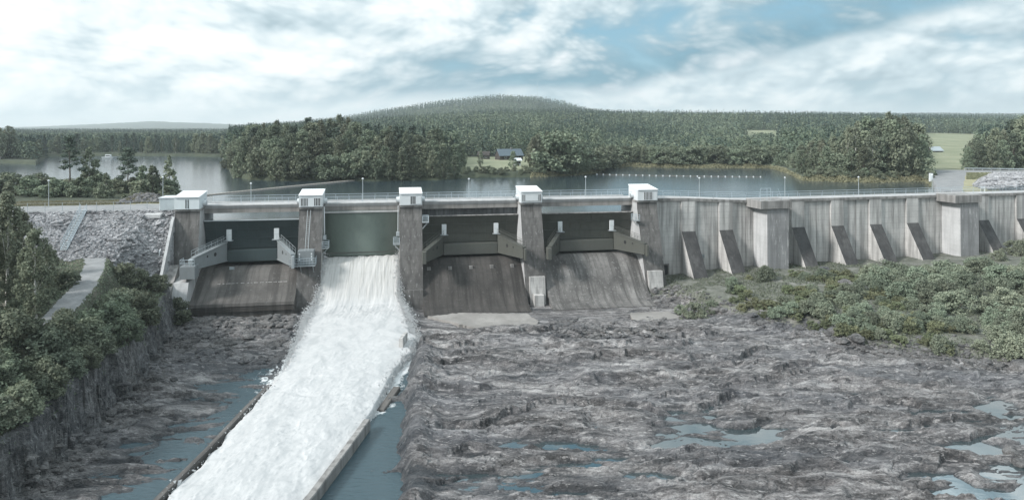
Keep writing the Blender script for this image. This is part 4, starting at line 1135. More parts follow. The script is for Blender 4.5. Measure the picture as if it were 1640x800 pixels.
def pine(h, r, n, leaf, seed, z0f=.42):
    c = pine_crown(h, r, h*z0f, n, leaf, seed)
    return proto('pine_tree', c, trunk_mesh(h*.98, h*.012+.03, seed, 10, c[4], .015, .4), 'bark', 'tree')
def bush(h, r, n, leaf, seed, mat='leaf', nm='bush', K=34, clump=.36):
    dome = lambda t: np.sqrt(np.clip(1-t**2*.9, .03, 1))
    c = broad_crown(h*.92, r, 0.05, K, n, leaf, seed, mat, 'foliage', dome, clump)
    b = MB()
    g = random.Random(seed)
    for i in range(6):
        th = i*1.05; q = c[4][g.randrange(len(c[4]))]
        b.tube([(.12*cos(th), .12*sin(th), -.3), (q[0]*.5, q[1]*.5, q[2]*.55), (q[0]*.9, q[1]*.9, q[2]*.95)], [.05, .035, .015], 5)
    return proto(nm, c, b, 'bark', 'shrub')
R = random.Random(11)
def rr(a, b): return R.uniform(a, b)

# --- far trees as individuals: mid-distance prototypes
FB = [broad(14, 4.2, 3000, .31, 300+k, .02, K=110) for k in range(4)]
FBi = [birch(15, 3.0, 2600, .28, 320+k, .12, K=90) for k in range(3)]
FS = [spruce(16, 2.7, 2400, .28, 340+k) for k in range(2)]
FP = [pine(15, 2.9, 1100, .38, 350+k, .38) for k in range(2)]
FW = [bush(6, 3.6, 2200, .26, 360+k, 'leaf', 'willow_bush', 44, .32) for k in range(3)]
for p, hh in [(p, 14) for p in FB] + [(p, 15) for p in FBi] + [(p, 16) for p in FS] + [(p, 15) for p in FP] + [(p, 6) for p in FW]: p['h0'] = hh
KIND = {'b': (FB, 14), 'i': (FBi, 15), 's': (FS, 16), 'p': (FP, 15), 'w': (FW, 6)}
NAMES = {'b': 'round-crowned broadleaf tree', 'i': 'slim pale birch', 's': 'dark pointed spruce', 'p': 'open-crowned pine', 'w': 'low willow bush'}
def far_tree(kind, u, d, h, where, group, wide=1.):
    ps, h0 = KIND[kind]; p = R.choice(ps); s = h/h0
    x = XD(u, d); z = Hz(x, d)
    place(p, x, d, max(z, .0)-.1, rr(0, 6.28), (s*rr(.85, 1.15)*wide, s*rr(.85, 1.15)*wide, s), f'{NAMES[kind]} {where}', group)
def ds_at(u): return float(shore_d(np.array([float(u)]))[0])
# wooded headland across the lake: low fringe, then rows of rising height
TOPV = ([366,380,410,450,500,560,600,650,700,745], [228,212,198,197,193,190,192,205,205,222])
u = 366.
while u < 745:
    d = ds_at(u) + rr(1.5, 4); far_tree(R.choice('bwbb'), u + rr(-3, 3), d, rr(6, 10.5), 'in the fringe at the waterline of the wooded headland', 'trees along the headland shore')
    u += rr(12, 19)
for row, (o0, o1, st, f0, f1, kinds) in enumerate(((8, 13, 15, .62, .82, 'bbiib'), (18, 26, 16, .82, 1.0, 'bbipsb'), (34, 46, 17, .9, 1.08, 'sbpis'))):
    u = 372. + row*4
    while u < (745 if row < 2 else 735):
        d = ds_at(u) + rr(o0, o1); top = float(I(u, *TOPV)); H_ = (HC - (top-V0)*d/F) - 1.5
        far_tree(R.choice(kinds), u, d, max(7, min(19, H_*rr(f0, f1))), ['in the middle row on the wooded headland', 'standing tall on the wooded headland', 'at the back of the wooded headland'][row], 'trees on the wooded headland')
        u += rr(.75, 1.25)*st
for u, d, h, k, lab in ((634, 238, 13.5, 'i', 'alone and bright among dark crowns on the headland'), (770, 250, 6.5, 'i', 'small and alone at the lake edge of the meadow'), (822, 245, 6.5, 'b', 'small, near the white shed on the meadow')):
    far_tree(k, u, d, h, lab, None)
# birches on the peninsula right of the meadow and the long low hedge
for k in range(26):
    u = rr(846, 940); far_tree(R.choice('iiibw'), u, ds_at(u) + rr(5, 26), rr(8, 14) if u < 915 else rr(7, 11), 'in the pale grove at the tip of the meadow', 'trees in the grove at the meadow tip')
for k in range(16):
    u = 858+k*5.4; far_tree('w', u+rr(-2, 2), ds_at(u)+rr(3, 6), rr(2.4, 4), 'along the shore below the pale grove', 'bushes below the pale grove')
for k in range(12):
    u = 742+k*10; far_tree('w', u+rr(-2, 2), ds_at(u)+rr(3, 7), rr(1.6, 2.6), 'along the lake edge of the meadow', 'bushes at the edge of the meadow')
u = 942.
while u < 1222:
    far_tree(R.choice('wwb'), u, ds_at(u) + rr(5, 9), rr(5.5, 7.6), 'in the dense low belt across the inlet', 'shore belt across the inlet', 1.15)
    if R.random() < .75: far_tree('w', u + rr(3, 6), ds_at(u) + rr(12, 18), rr(6, 7.5), 'behind the front of the low belt across the inlet', 'shore belt across the inlet', 1.2)
    u += rr(7.5, 11)
for k in range(12):
    u = rr(1218, 1280); far_tree(R.choice('wbw'), u, ds_at(u) + rr(10, 42), rr(4, 8), 'where the low belt meets the big clump', 'bushes beside the big clump')
# the big clump near the end of the wall
CT = ([1268,1290,1320,1350,1372,1400,1430,1465,1492], [232,226,222,215,196,187,184,190,225])
for o0, o1, st, f0, f1, ks in ((8, 12, 19, .5, .75, 'bwb'), (15, 20, 17, .75, .97, 'bib'), (24, 32, 16, .92, 1.02, 'bib')):
    u = 1282.
    while u < 1478:
        d = ds_at(u) + rr(o0, o1); H_ = (HC - (float(I(u, *CT))-V0)*d/F) - 1
        far_tree(R.choice(ks), u+rr(-3, 3), d, max(4.5, H_*rr(f0, f1)), 'in the big leafy clump by the far end of the wall', 'trees in the leafy clump', .95); u += rr(.8, 1.2)*st
far_tree('i', 1398, ds_at(1398)+9, 14, 'with a pale stem at the front of the leafy clump', None)
far_tree('i', 1452, ds_at(1452)+10, 16.5, 'with a pale stem at the road side of the leafy clump', None)
for k in range(18):
    u = 1300+k*11; far_tree('w', u+rr(-4, 4), ds_at(u)+rr(2.5, 5), rr(1.5, 2.8), 'on the bank in front of the leafy clump', 'bushes in front of the leafy clump')
# trees at the right edge beyond the rock heap
ET = ([1540,1560,1580,1610,1636,1660,1760], [232,216,206,196,184,178,176])
for o, n_, f0, f1 in ((243, 12, .65, .85), (252, 14, .8, 1.), (264, 14, .95, 1.05)):
    for k in range(n_):
        u = 1548 + k*(215/n_) + rr(-5, 5); d = o + rr(-3, 4); H_ = (HC - (float(I(u, *ET))-V0)*d/F) - 2
        far_tree(R.choice('bibbs' if o > 250 else 'bb'), u, d, max(5, H_*rr(f0, f1)), 'in the dark wood beyond the rock heap', 'trees in the wood beyond the rock heap')
# far-left spit and point trees
for k in range(11):
    u = rr(-50, 52); far_tree(R.choice('iib'), u, 318+rr(0, 16), rr(11, 15.5), 'on the spit across the lake, farther than the pines', 'trees on the low spit')
u = 62.
while u < 372:
    far_tree(R.choice('bsbpi'), u, ds_at(u)+rr(7, 12), rr(7, 11.5), 'in the front row of the far wooded shore', 'trees along the far shore'); u += rr(9, 13)

# near point: pines, birches and a belt of young growth between road and lake
PB = [bush(4.2, 2.5, 1500, .26, 400+k, 'leaf', 'bush', 30) for k in range(3)]
NP = [pine(13, 2.3, 2000, .24, 420, .38), pine(10, 2.6, 2000, .24, 421, .34)]
NB = [birch(11, 1.9, 2200, .24, 430), birch(9, 1.6, 2000, .22, 431, .1), broad(8, 2.2, 2200, .25, 432, .03)]
def on_point(p, h0, u, d, h, lab, group=None, w=1.):
    x = XD(u, d); s = h/h0; place(p, x, d, Hz(x, d)-.1, rr(0, 6.28), (s*w, s*w, s), lab, group)
on_point(NP[0], 13, 112, 160, 13.2, 'tallest pine on the near point, bare stem and dense top')
on_point(NB[0], 11, 143, 163, 10.5, 'pale birch right beside the tallest pine on the near point')
on_point(NP[1], 10, 205, 160, 10.3, 'broad pine with layered boughs between the birch and the metal shed')
on_point(NB[1], 9, 271, 158, 8.3, 'slim tree at the tip of the near point behind the metal shed')
on_point(NB[2], 8, 245, 152, 6.6, 'rounded young tree next to the tip of the near point')
on_point(NB[1], 9, 170, 150, 5.2, 'small birch between the two pines on the near point')
on_point(NB[2], 8, 228, 158, 6.2, 'bushy young tree beside the broad pine')
for k in range(40):
    u = -40 + k*8.0 + rr(-4, 4)
    if u > 280: continue
    d = rr(146, 166); on_point(R.choice(PB), 4.2, u, d, rr(2.6, 5.4) if u < 190 else rr(2.2, 4.2), 'dark bush in the belt between the road and the lake', 'bushes on the near point', 1.05)

# --- left foreground: birches, bushes on the bank
LB = [birch(13, 2.5, 9500, .14, 500, .14, 'birchleaf', K=190, clump=.2), birch(11.5, 2.3, 8500, .135, 501, .1, 'leaf', K=170, clump=.2)]
def near(p, x, y, s, lab, group=None, w=1.): return place(p, x, y, Hz(x, y)-.15, rr(0, 6.28), (s*w, s*w, s), lab, group)
LT = [(12,486,-4.2,1.08,0,'foreground birch with a white stem at the very edge of the picture'), (57,505,-4.6,.92,1,'foreground birch with a white stem close to the gravel path'),
      (-30,480,-4,1.1,1,'foreground birch farthest from the gravel path'), (36,470,-4,.86,0,'birch standing behind the two white-stemmed foreground birches'), (78,462,-4.4,.6,1,'short birch beside the gravel path'),
      (-75,500,-4,1.1,0,'tall birch behind the foreground trees'), (8,440,-3.6,.82,1,'birch nearest the foot of the riprap slope')]
for u_, v_, z_, s_, k_, lab in LT:
    x, y = GP(u_, v_, z_); near(LB[k_], x, y, s_, lab)
BK = [bush(3.2, 2.0, 4200, .125, 520+k, 'leaf', 'bush', 46, .30) for k in range(4)]
BW = [bush(3.0, 1.9, 4000, .115, 530+k, 'willow', 'willow_bush', 46, .30) for k in range(2)]
BIG = [(286,448,-7.3,1.15,'rounded dark bush crowding the abutment pier'),(255,440,-6.2,.8,'smaller bush behind the one at the abutment pier'),(198,440,-5.6,.95,'bush at the top of the gravel path by the riprap'),
       (222,436,-5.6,.85,'bush between the riprap and the abutment bushes'),(232,500,-8.2,1.2,'bush on the cliff edge near the rubble patch'),
       (178,505,-7.4,1.3,'big bush beside the bend of the gravel path'),(205,540,-8.6,1.1,'bush hanging over the rock cliff'),(140,535,-7.4,1.1,'bush below the gravel path'),
       (108,455,-4.4,.75,'brownish bush beside the birches by the path')]
for u_, v_, z_, s_, lab in BIG:
    x, y = GP(u_, v_, z_); near(R.choice(BK), x, y, s_, lab, None, 1.05)
cnt = 0
while cnt < 74:
    y = rr(38, 100); xc = float(XC(y)); dl = rr(2.0, 26) if y < 75 else rr(2.2, 11); x = xc - dl
    px = float(I(y, *[list(z_) for z_ in (sorted([GP(66,530,-5.4)[1], GP(102,494,-5.2)[1], GP(134,458,-4.6)[1], GP(151,428,-3.9)[1], GP(152,400,-3.2)[1]]),
                                     [GP(66,530,-5.4)[0], GP(102,494,-5.2)[0], GP(134,458,-4.6)[0], GP(151,428,-3.9)[0], GP(152,400,-3.2)[0]])]))
    if y > 76 and abs(x - px) < 3.4: continue
    if y > 76 and x < px: continue
    u_ = CX + F*x/y
    if u_ < -120: continue
    near(R.choice(BK + BW), x, y, rr(.6, 1.3) * (1. if dl > 4 else .75), 'dense green bush on the bank above the rock cliff', 'bushes covering the bank above the cliff', rr(1.0, 1.3)); cnt += 1
for k in range(14):
    u_, v_ = rr(-40, 110), rr(440, 500); x, y = GP(u_, v_, -4.5); near(R.choice(BK), x, y, rr(.4, .7), 'low undergrowth bush beneath the foreground birches', 'undergrowth bushes below the birches')

# --- right bank thicket
RB = [bush(2.8, 1.8, 4200, .10, 540+k, 'willow', 'willow_bush', 60, .27) for k in range(4)]
RY = [bush(1.8, 1.3, 2600, .085, 560+k, 'youngleaf', 'shrub', 40, .30) for k in range(2)]
cnt = 0
while cnt < 285:
    x = rr(29, 118) if R.random() < .72 else rr(29, 62); yb = float(I(x, BX, BY)); y = yb + 3.2 + rr(0, 1)**1.1*46
    u_ = CX + F*x/y
    qv = (x-WX)*SW - (y-WY)*CW
    if qv < 8.5 or u_ > 1790 or u_ < 1172: continue
    dens = float(fbm(np.array([x/9]), np.array([y/9]), 301, 2)[0])
    far_ = qv < 15 + 4*dens
    if far_ and R.random() < .6: continue
    if x < 46 and dens < .36: continue
    if x < 62 or far_: p = R.choice(RY + RB[:1]); s = rr(.55, .95)
    else: p = R.choice(RB); s = rr(.7, 1.35)
    nm = 'yellow-green shrub on the stony ground near the wall' if p in RY else 'grey-green willow in the thicket on the rocky bank'
    near(p, x, y, s, nm, 'shrubs on the stony ground by the wall' if p in RY else 'willow thicket on the rocky bank', rr(1., 1.25)); cnt += 1
for u_, v_, s_, lab in ((1112,492,1.0,'bushy shrub at the foot of the first buttress'),(1140,480,.8,'shrub between the first two buttresses, dark and rounded'),(1090,478,.6,'small shrub right against the end pier plinth'),
                        (1170,470,.6,'low shrub under the second buttress'),(1225,447,.7,'dark shrub at the base of the wall pillar nearest the gates'),(1630,425,1.3,'big bush against the wall at the edge of the picture'),(1600,432,.8,'bush beside the last buttress in view')):
    x, y = GP(u_, v_, -12.0); near(R.choice(RB), x, y, s_, lab)

# --- ground cover: weeds and grass (uncountable)
def cover(name, n, sampler, size, mat, up=.6, zoff=.12):
    P = sampler(n); z = Hzs(P[:, 0], P[:, 1]); P3 = np.stack([P[:, 0], P[:, 1], z + zoff*rng.random(len(P))*2], 1)
    N = rng.normal(0, 1, (len(P), 3)); N[:, 2] = np.abs(N[:, 2])*up
    v, f = quads(P3, N, size, .6)
    tag(mk(name, v, f, M[mat]), kind='stuff')
def smp_left(n):
    y = 36 + 70*rng.random(n*3); x = XC(y) - 1.0 - 30*rng.random(n*3)**1.3
    zz, rg, _ = ground_H(x, y); k = np.isin(rg, (1, 2)) & ((rg == 2) | (rng.random(len(x)) < .35)); return np.stack([x[k], y[k]], 1)[:n]
cover('ground_weeds', 26000, smp_left, .14, 'leaf')
def smp_right(n):
    x = 20 + 105*rng.random(n*4); y = I(x, BX, BY) + 2 + 52*rng.random(n*4); qv = (x-WX)*SW - (y-WY)*CW
    k = (qv > 1) & (fbm(x/6, y/6, 311, 3) > .36); return np.stack([x[k], y[k]], 1)[:n]
cover('ground_weeds', 60000, smp_right, .13, 'willow')
def smp_emb(n):
    s = -60 + (S1+56)*rng.random(n*2); q = -22 + 13.5*rng.random(n*2)
    x = OX + s*CA + q*SA; y = OY + s*SA - q*CA; return np.stack([x, y], 1)[:n]
M['straw'] = foliage('straw_grass', (.13,.135,.085), (.27,.265,.165))
cover('dry_grass', 26000, smp_emb, .15, 'straw')
def smp_re(n):
    u_ = 1548 + 95*rng.random(n); d = 196 + 26*rng.random(n); return np.stack([XD(u_, d), d], 1)
cover('dry_grass', 5000, smp_re, .22, 'straw')
def smp_shore(n):
    u_ = rng.uniform(850, 1490, n); d = shore_d(u_) + rng.uniform(-1, 3.5, n); return np.stack([XD(u_, d), d], 1)
cover('shore_reeds', 16000, smp_shore, .3, 'straw', zoff=.2)

# --- the forest that reads as one mass
def far_forest():
    us_, ds_ = [], []
    d = 262.
    while d < 2350:
        st = max(3.1, d*.0036)*F/d
        n = int(2300/st); us_.append(-420 + st*(np.arange(n) + rng.uniform(-.45, .45, n))); ds_.append(np.full(n, d) + rng.uniform(-.5, .5, n)*max(5, d*.013))
        d += max(5, d*.0135)
    u = np.concatenate(us_); d = np.concatenate(ds_); x = XD(u, d)
    z, rg, _ = ground_H(x, d)
    ds = shore_d(u)
    k = (rg == 7) & (d > ds + np.where(u < 372, 13, 36))
    k &= ~((u > 735) & (u < 860) & (d < 345)); k &= ~((u > 940) & (u < 1250) & (d < 330)) & ~((u > 1476) & (u < 1566) & (d < 665))
    k &= ~((u > 1240) & (u < 1500) & (d < 255)); k &= ~((u > 1500) & (d < 275)) & ~((u > 960) & (u < 1110) & (d < 420) & (rng.random(len(u)) < .4))
    u, d, x, z = u[k], d[k], x[k], z[k]; n = len(u)
    con = fbm(x/90, d/140, 401, 3) + rng.normal(0, .10, n) + np.where(d > 900, .06, 0)
    iscon = con > .5
    h = np.where(iscon, rng.uniform(10.5, 17.5, n), rng.uniform(8.5, 14.5, n))*np.where(d > 500, 1., .92)
    h *= np.where((u > 960) & (u < 1250) & (d < 700), .72, 1) * np.where(u < 366, .66, 1)
    w = np.where(iscon, rng.uniform(1.5, 2.3, n), rng.uniform(2.4, 3.7, n))
    vs, fs, va = [], [], []; off = 0
    for lo, hi, m, sz in ((0, 480, 110, .44), (480, 900, 52, .62), (900, 1500, 28, .85), (1500, 9000, 16, 1.15)):
        s = np.where((d >= lo) & (d < hi))[0]
        if not len(s): continue
        t = rng.random((len(s), m))**np.where(iscon[s], 1.25, .9)[:, None]; th = rng.uniform(0, 2*pi, (len(s), m))
        rc = (1.03 - t); rb_ = np.sqrt(np.clip(1-(2*t-.85)**2*.8, .03, 1))
        ra = np.where(iscon[s][:, None], rc, rb_)*w[s][:, None]*np.sqrt(rng.uniform(.3, 1, (len(s), m)))
        P = np.stack([x[s][:, None] + ra*np.cos(th), d[s][:, None] + ra*np.sin(th), z[s][:, None] + h[s][:, None]*(.04 + .96*t)], 2).reshape(-1, 3)
        N = np.stack([np.cos(th), np.sin(th), .7 + 0*th], 2).reshape(-1, 3)
        szv = sz*np.where(iscon[s], .75, 1.05)
        v, f = quads(P, N, np.repeat(szv, m), .75)
        vs.append(v); fs.append(f + off); off += len(v)
        var = np.where(iscon[s], rng.uniform(0, .45, len(s)), rng.uniform(.4, 1., len(s)))
        va.append(np.repeat(var, m*4))
    tag(mk('forest', np.concatenate(vs), np.concatenate(fs), M['farleaf'], attrs={'var': np.concatenate(va)}), kind='stuff')
    print('forest trees', n, 'faces', sum(len(f) for f in fs))
far_forest()

# ------------------------------------------------------------------ stones
def stones(name, pts, sizes, mat, flat=.7, seed=1):
    """uncountable stones in one mesh: jittered, squashed icosahedra"""
    g = np.random.default_rng(seed); ph = (1+5**.5)/2
    ic = np.array([(-1,ph,0),(1,ph,0),(-1,-ph,0),(1,-ph,0),(0,-1,ph),(0,1,ph),(0,-1,-ph),(0,1,-ph),(ph,0,-1),(ph,0,1),(-ph,0,-1),(-ph,0,1)])/1.9
    fc = np.array([(0,11,5),(0,5,1),(0,1,7),(0,7,10),(0,10,11),(1,5,9),(5,11,4),(11,10,2),(10,7,6),(7,1,8),(3,9,4),(3,4,2),(3,2,6),(3,6,8),(3,8,9),(4,9,5),(2,4,11),(6,2,10),(8,6,7),(9,8,1)])
    n = len(pts); v = ic[None]*(1+g.normal(0, .2, (n, 12, 1)))*np.stack([g.uniform(.7, 1.4, n), g.uniform(.7, 1.4, n), g.uniform(.5, .9, n)*flat/.7], 1)[:, None]
    a = g.uniform(0, 2*pi, n); c, s = np.cos(a)[:, None], np.sin(a)[:, None]
    v = np.stack([v[..., 0]*c - v[..., 1]*s, v[..., 0]*s + v[..., 1]*c, v[..., 2]], 2)*sizes[:, None, None] + pts[:, None]
    f = (fc[None] + (np.arange(n)*12)[:, None, None]).reshape(-1, 3)
    return tag(mk(name, v.reshape(-1, 3), f, M[mat], attrs={'wet': np.zeros(n*12)}), kind='stuff')
# riprap on the embankment
n = 30000; s = -46 + (S1 - PW/2 + 45.8)*rng.random(n); q = 1.3 + 10.2*rng.random(n)
P = np.stack([OX + s*CA + q*SA, OY + s*SA - q*CA], 1); zz, rg, _ = ground_H(P[:, 0], P[:, 1]); k = rg == 3
stones('riprap', np.concatenate([P[k], zz[k][:, None]+.02], 1), .10 + rng.exponential(.06, k.sum()), 'riprap', .7, 3)
s = rng.uniform(-17, 1.2, 700); q = rng.uniform(-16.5, -9, 700); P = np.stack([OX + s*CA + q*SA, OY + s*SA - q*CA], 1)
u_ = CX + F*P[:, 0]/P[:, 1]; k = (u_ > 165) & (u_ < 262)
stones('rock_mound', np.concatenate([P[k], Hzs(P[k, 0], P[k, 1])[:, None]], 1), rng.uniform(.2, .6, k.sum()), 'rubble', .7, 4)
# pale rock heap at the right
u_ = rng.uniform(1550, 1760, 5200); d = rng.uniform(160, 206, 5200); x = XD(u_, d); zz, rg, _ = ground_H(x, d); k = rg == 3
stones('rock_heap', np.stack([x[k], d[k], zz[k]], 1), rng.uniform(.22, .6, k.sum()), 'riprap', .7, 5)
# rubble below the teal gate, below the olive gates and along the foot of the right bank
def scatter(n, fx, smin, smax, seed, name='rubble', mat='rubble', power=2.2):
    P = fx(n); z = Hzs(P[:, 0], P[:, 1]); g = np.random.default_rng(seed)
    stones(name, np.concatenate([P, z[:, None]], 1), smin + (smax-smin)*g.random(len(P))**power, mat, .6, seed)
def f1(n):
    y = rng.uniform(92, 112, n*2); x = XC(y) + 2 + (XL(y)-1.5-XC(y)-2)*rng.random(n*2); k = fbm(x/4, y/4, 411, 2) + (y-100)/60 > .45; return np.stack([x[k], y[k]], 1)[:n]
scatter(1900, f1, .12, .7, 12)
def f2(n):
    u_ = rng.uniform(880, 1065, n*2); v_ = rng.uniform(508, 552, n*2); d = (HC+14.2)*F/(v_-V0); x = XD(u_, d); k = fbm(x/4, d/4, 413, 2) > .42; return np.stack([x[k], d[k]], 1)[:n]
scatter(1300, f2, .08, .5, 13)
def f3(n):
    x = rng.uniform(22, 110, n); y = I(x, BX, BY) + rng.normal(1.5, 2.6, n); return np.stack([x, y], 1)
scatter(2300, f3, .1, .55, 14)
def f4(n):
    y = rng.uniform(40, 104, n); x = XC(y) + np.abs(rng.normal(.6, 1.3, n)); return np.stack([x, y], 1)
scatter(1100, f4, .1, .6, 15)
# boulders one can count
def boulder_mesh(seed):
    import bmesh
    bm = bmesh.new(); bmesh.ops.create_icosphere(bm, subdivisions=3, radius=1)
    co_ = np.array([v.co[:] for v in bm.verts]); g = np.random.default_rng(seed)
    # a few planar facets cut off, plus noise
    for k in range(9):
        nrm = g.normal(0, 1, 3); nrm /= np.linalg.norm(nrm); dd_ = g.uniform(.55, .9); h = co_@nrm - dd_; co_ -= np.clip(h, 0, None)[:, None]*nrm*.85
    nz = fbm(co_[:, 0]*1.7 + co_[:, 2]*1.1, co_[:, 1]*1.7 - co_[:, 2]*.9, seed, 4) - .5
    co_ *= (1 + .3*nz)[:, None]; co_ *= np.array([1.2, .95, .72])
    fs = [tuple(v.index for v in f.verts) for f in bm.faces]; bm.free()
    o = mk('boulder', co_, np.array(fs), M['rubble'], attrs={'wet': np.zeros(len(co_))}); o['category'] = 'boulder'; return o
BO = [boulder_mesh(600+k) for k in range(6)]
for p in BO: p['category'] = 'boulder'
def bplace(p, x, y, s, lab, group=None, sink=.25): return place(p, x, y, Hz(x, y)+s*(.35-sink), rr(0, 6.28), (s*rr(.85, 1.2), s*rr(.85, 1.2), s*rr(.8, 1.1)), lab, group)
for u_, v_, s_, lab in ((1352,473,1.1,'pale flat boulder showing among the shrubs'),(1368,478,.9,'pale boulder beside the flat one among the shrubs'),(1385,482,.8,'smallest of the pale boulders among the shrubs'),
                        (1640,590,1.5,'big rounded boulder at the edge of the willow thicket'),(1199,492,.7,'whitish boulder at the start of the green bank'),
                        (1320,452,1.0,'pale slab of rock near the wall'),(1100,499,1.1,'dark rounded boulder by the slab under the end pier'),(1120,492,.9,'dark boulder wedged beside its rounded neighbour by the end pier'),
                        (1620,718,.9,'boulder pile stone beside the bright puddle'),(1632,730,.7,'darker stone leaning on the one by the bright puddle'),
                        (520,792,.9,'dark boulder at the near end of the pale training wall'),(508,785,.7,'smaller dark boulder by the near end of the pale training wall')):
    z_ = -13.2; x, y = GP(u_, v_, z_); bplace(R.choice(BO), x, y, s_, lab)
for k in range(95):
    x = 24 + 74*R.random(); y = float(I(x, BX, BY)) + R.gauss(1.0, 1.9)
    bplace(R.choice(BO), x, y, .32 + .75*R.random()**2, 'grey boulder in the rubble line between bare rock and shrubs', 'boulders along the foot of the bank')

# ------------------------------------------------------------------ on the water and beyond
def boom(name, lab, P0, P1, n, sz, mat, sag=0.):
    t = thing(name, lab, 'boom', (P0[0], P0[1], 0), 0); P0 = np.array(P0); P1 = np.array(P1); L_ = np.linalg.norm(P1-P0); a = atan2(P1[1]-P0[1], P1[0]-P0[0])
    pts = []
    for k in range(n):
        f = k/(n-1); p = (P1-P0)*f + np.array((-sin(a), cos(a)))*sag*4*f*(1-f)
        if sz[0] > .5: o = MB().bbox(-sz[0], sz[0], -sz[1], sz[1], -.15, sz[2], .06).build('float', M[mat], t, loc=(p[0], p[1], 0), rot=a)
        else: o = MB().ball((0, 0, .1), sz[0]).build('float', M[mat], t, loc=(p[0], p[1], 0))
        pts.append((p[0], p[1], .12))
    MB().tube(pts, .05, 4).build('cable', M['wood'], t)
M['brownfloat'] = paint('brown_float', (.42,.38,.34), .7, 0, .4, (.2,.18,.16))
boom('floating_boom', 'long brown floating boom of blocks slanting from the deck to the headland', GP(322, 314, 0), GP(580, 288, 0), 56, (.51, .26, .28), 'brownfloat', .6)
boom('buoy_line', 'line of small white buoys across the inlet behind the end pier', GP(956, 279.5, 0), GP(1218, 283.5, 0), 25, (.24,), 'white', -2)
# raft where the boom ends
x, y = GP(585, 288.5, 0); t = thing('mooring_raft', 'small dark raft where the floating boom ends', 'raft', (x, y, 0)); MB().bbox(-1.4,1.4,-.8,.8,-.2,.5,.08).build('hull', M['wood'], t); MB().tube([(0,0,.5),(0,0,1.2)], .1).build('bollard', M['wood'], t)
# boat far out
x, y = GP(175, 254, 0); t = thing('motor_boat', 'small white cabin boat far out on the lake', 'boat', (x, y, 0), .1)
hv = [(-3.4,-.9,.9),(2.2,-.95,.9),(4,0,1.15),(2.2,.95,.9),(-3.4,.9,.9),(-3.2,-.6,-.2),(1.8,-.6,-.2),(3.1,0,-.1),(1.8,.6,-.2),(-3.2,.6,-.2)]
MB().add(hv, [(4,3,2,1,0),(5,6,7,8,9)] + [(i, (i+1) % 5, 5+(i+1) % 5, 5+i) for i in range(5)]).build('hull', M['white'], t)
MB().bbox(-1.8,.9,-.7,.7,.91,2.1,.12).build('cabin', M['white'], t); MB().box(-1.5,.6,-.715,-.7,1.35,1.8).build('window', M['dark'], t)
# cottage and shed on the meadow, barn in the field
M['roofblue'] = paint('blue_grey_roof', (.07,.10,.125), .6, .0, .2); M['redwood'] = paint('dark_brown_boards', (.04,.033,.03), .8)
def house(name, lab, u, d, L_, W_, h, rh, wall, roof, rot, chim=False, cat='house'):
    x = XD(u, d); t = thing(name, lab, cat, (x, d, Hz(x, d)-.1), rot)
    MB().prism_x([(-W_/2,0),(W_/2,0),(W_/2,h),(0,h+rh),(-W_/2,h)], -L_/2, L_/2).build('wall', M[wall], t)
    sl = rh/(W_/2); r = MB(); o = .5
    for sg in (-1, 1): r.prism_x([(0,h+rh+.04),(sg*(W_/2+o),h-sl*o+.04),(sg*(W_/2+o),h-sl*o+.22),(0,h+rh+.24)], -L_/2-.4, L_/2+.4)
    ro = r.build('roof', M[roof], t)
    if chim: MB().box(.8,1.5,-.35,.35,h+rh*.6,h+rh+.9).build('chimney', M['lip'], ro)
    for k in range(2):
        xx = -L_/4 + k*L_/2; w_ = MB().box(xx-.55, xx+.55, -W_/2-.05, -W_/2-.005, h*.35, h*.8).build('window', M['white'], t)
        MB().box(xx-.42, xx+.42, -W_/2-.07, -W_/2-.052, h*.4, h*.75).build('pane', M['dark'], w_)
    MB().box(-.5,.5,-W_/2-.05,-W_/2-.005,0.05,h*.75).build('door', M['dark'], t)
house('cottage', 'dark cottage with a blue-grey roof at the back of the meadow', 815, 318, 11, 7, 2.2, 2.6, 'redwood', 'roofblue', .35, True)
house('barn', 'low barn with a bright pale roof in the far field past the road', 1496, 400, 7, 5, 1.0, 2.0, 'redwood', 'galv', .2, False, 'barn')
house('shed', 'small white shed at the front of the meadow', 828, 268, 2.4, 2.2, 2.2, .6, 'white', 'whitecor', .3, False, 'shed')
house('farmhouse', 'tiny dark outbuilding left of the cottage on the meadow', 775, 325, 5, 4, 2, 1.4, 'redwood', 'redwood', -.1, False, 'outbuilding')
# notice cabinet at the road, guard rail, bridge rail at far right
x = XD(1491, 196); t = thing('cabinet', 'pale upright cabinet at the road edge under the leafy clump', 'cabinet', (x, 196, Hz(x, 196))); MB().bbox(-.45,.45,-.3,.3,0,2.3,.04).build('cabinet_body', M['white'], t); MB().box(-.35,.35,-.32,-.305,.2,2.1).build('cabinet_door', M['whitecor'], t)
x0 = XD(1545, 236); t = thing('guard_rail', 'long grey guard rail along the road past the rock heap', 'guard rail', (x0, 236, Hz(x0, 236)))
pts = []
for k in range(20):
    px, py = k*2.6, -k*.55; z_ = Hz(x0+px, 236+py) - Hz(x0, 236); MB().tube([(px,py,z_-.2),(px,py,z_+.85)], .08, 4).build('post', M['galv'], t); pts.append((px,py,z_+.75))
MB().tube(pts, .16, 5).build('rail', M['galv'], t)
x, y = WW(t_at(1574, -3.4), -3.4); t = thing('barrier', 'small white barrier frame on the deck past the farther wall pillar', 'barrier', (x, y, 2.06), WA)
MB().tube([(-.55,0,0),(-.55,0,1.2),(.55,0,1.2),(.55,0,0)], .06, 5).build('frame', M['white'], t); MB().box(-.5,.5,-.02,.02,.75,1.1).build('panel', M['white'], t)
# radio mast on the hill
u_, d = 861, 1900; x = XD(u_, d); z_ = Hz(x, d); t = thing('radio_mast', 'hair-thin radio mast standing on the wooded hilltop', 'mast', (x, d, z_))
MB().tube([(0,0,0),(0,0,46)], [.42,.3], 6).build('mast_pole', M['galv'], t); MB().tube([(0,0,46),(0,0,53)], [.25,.15], 5).build('antenna', M['white'], t)
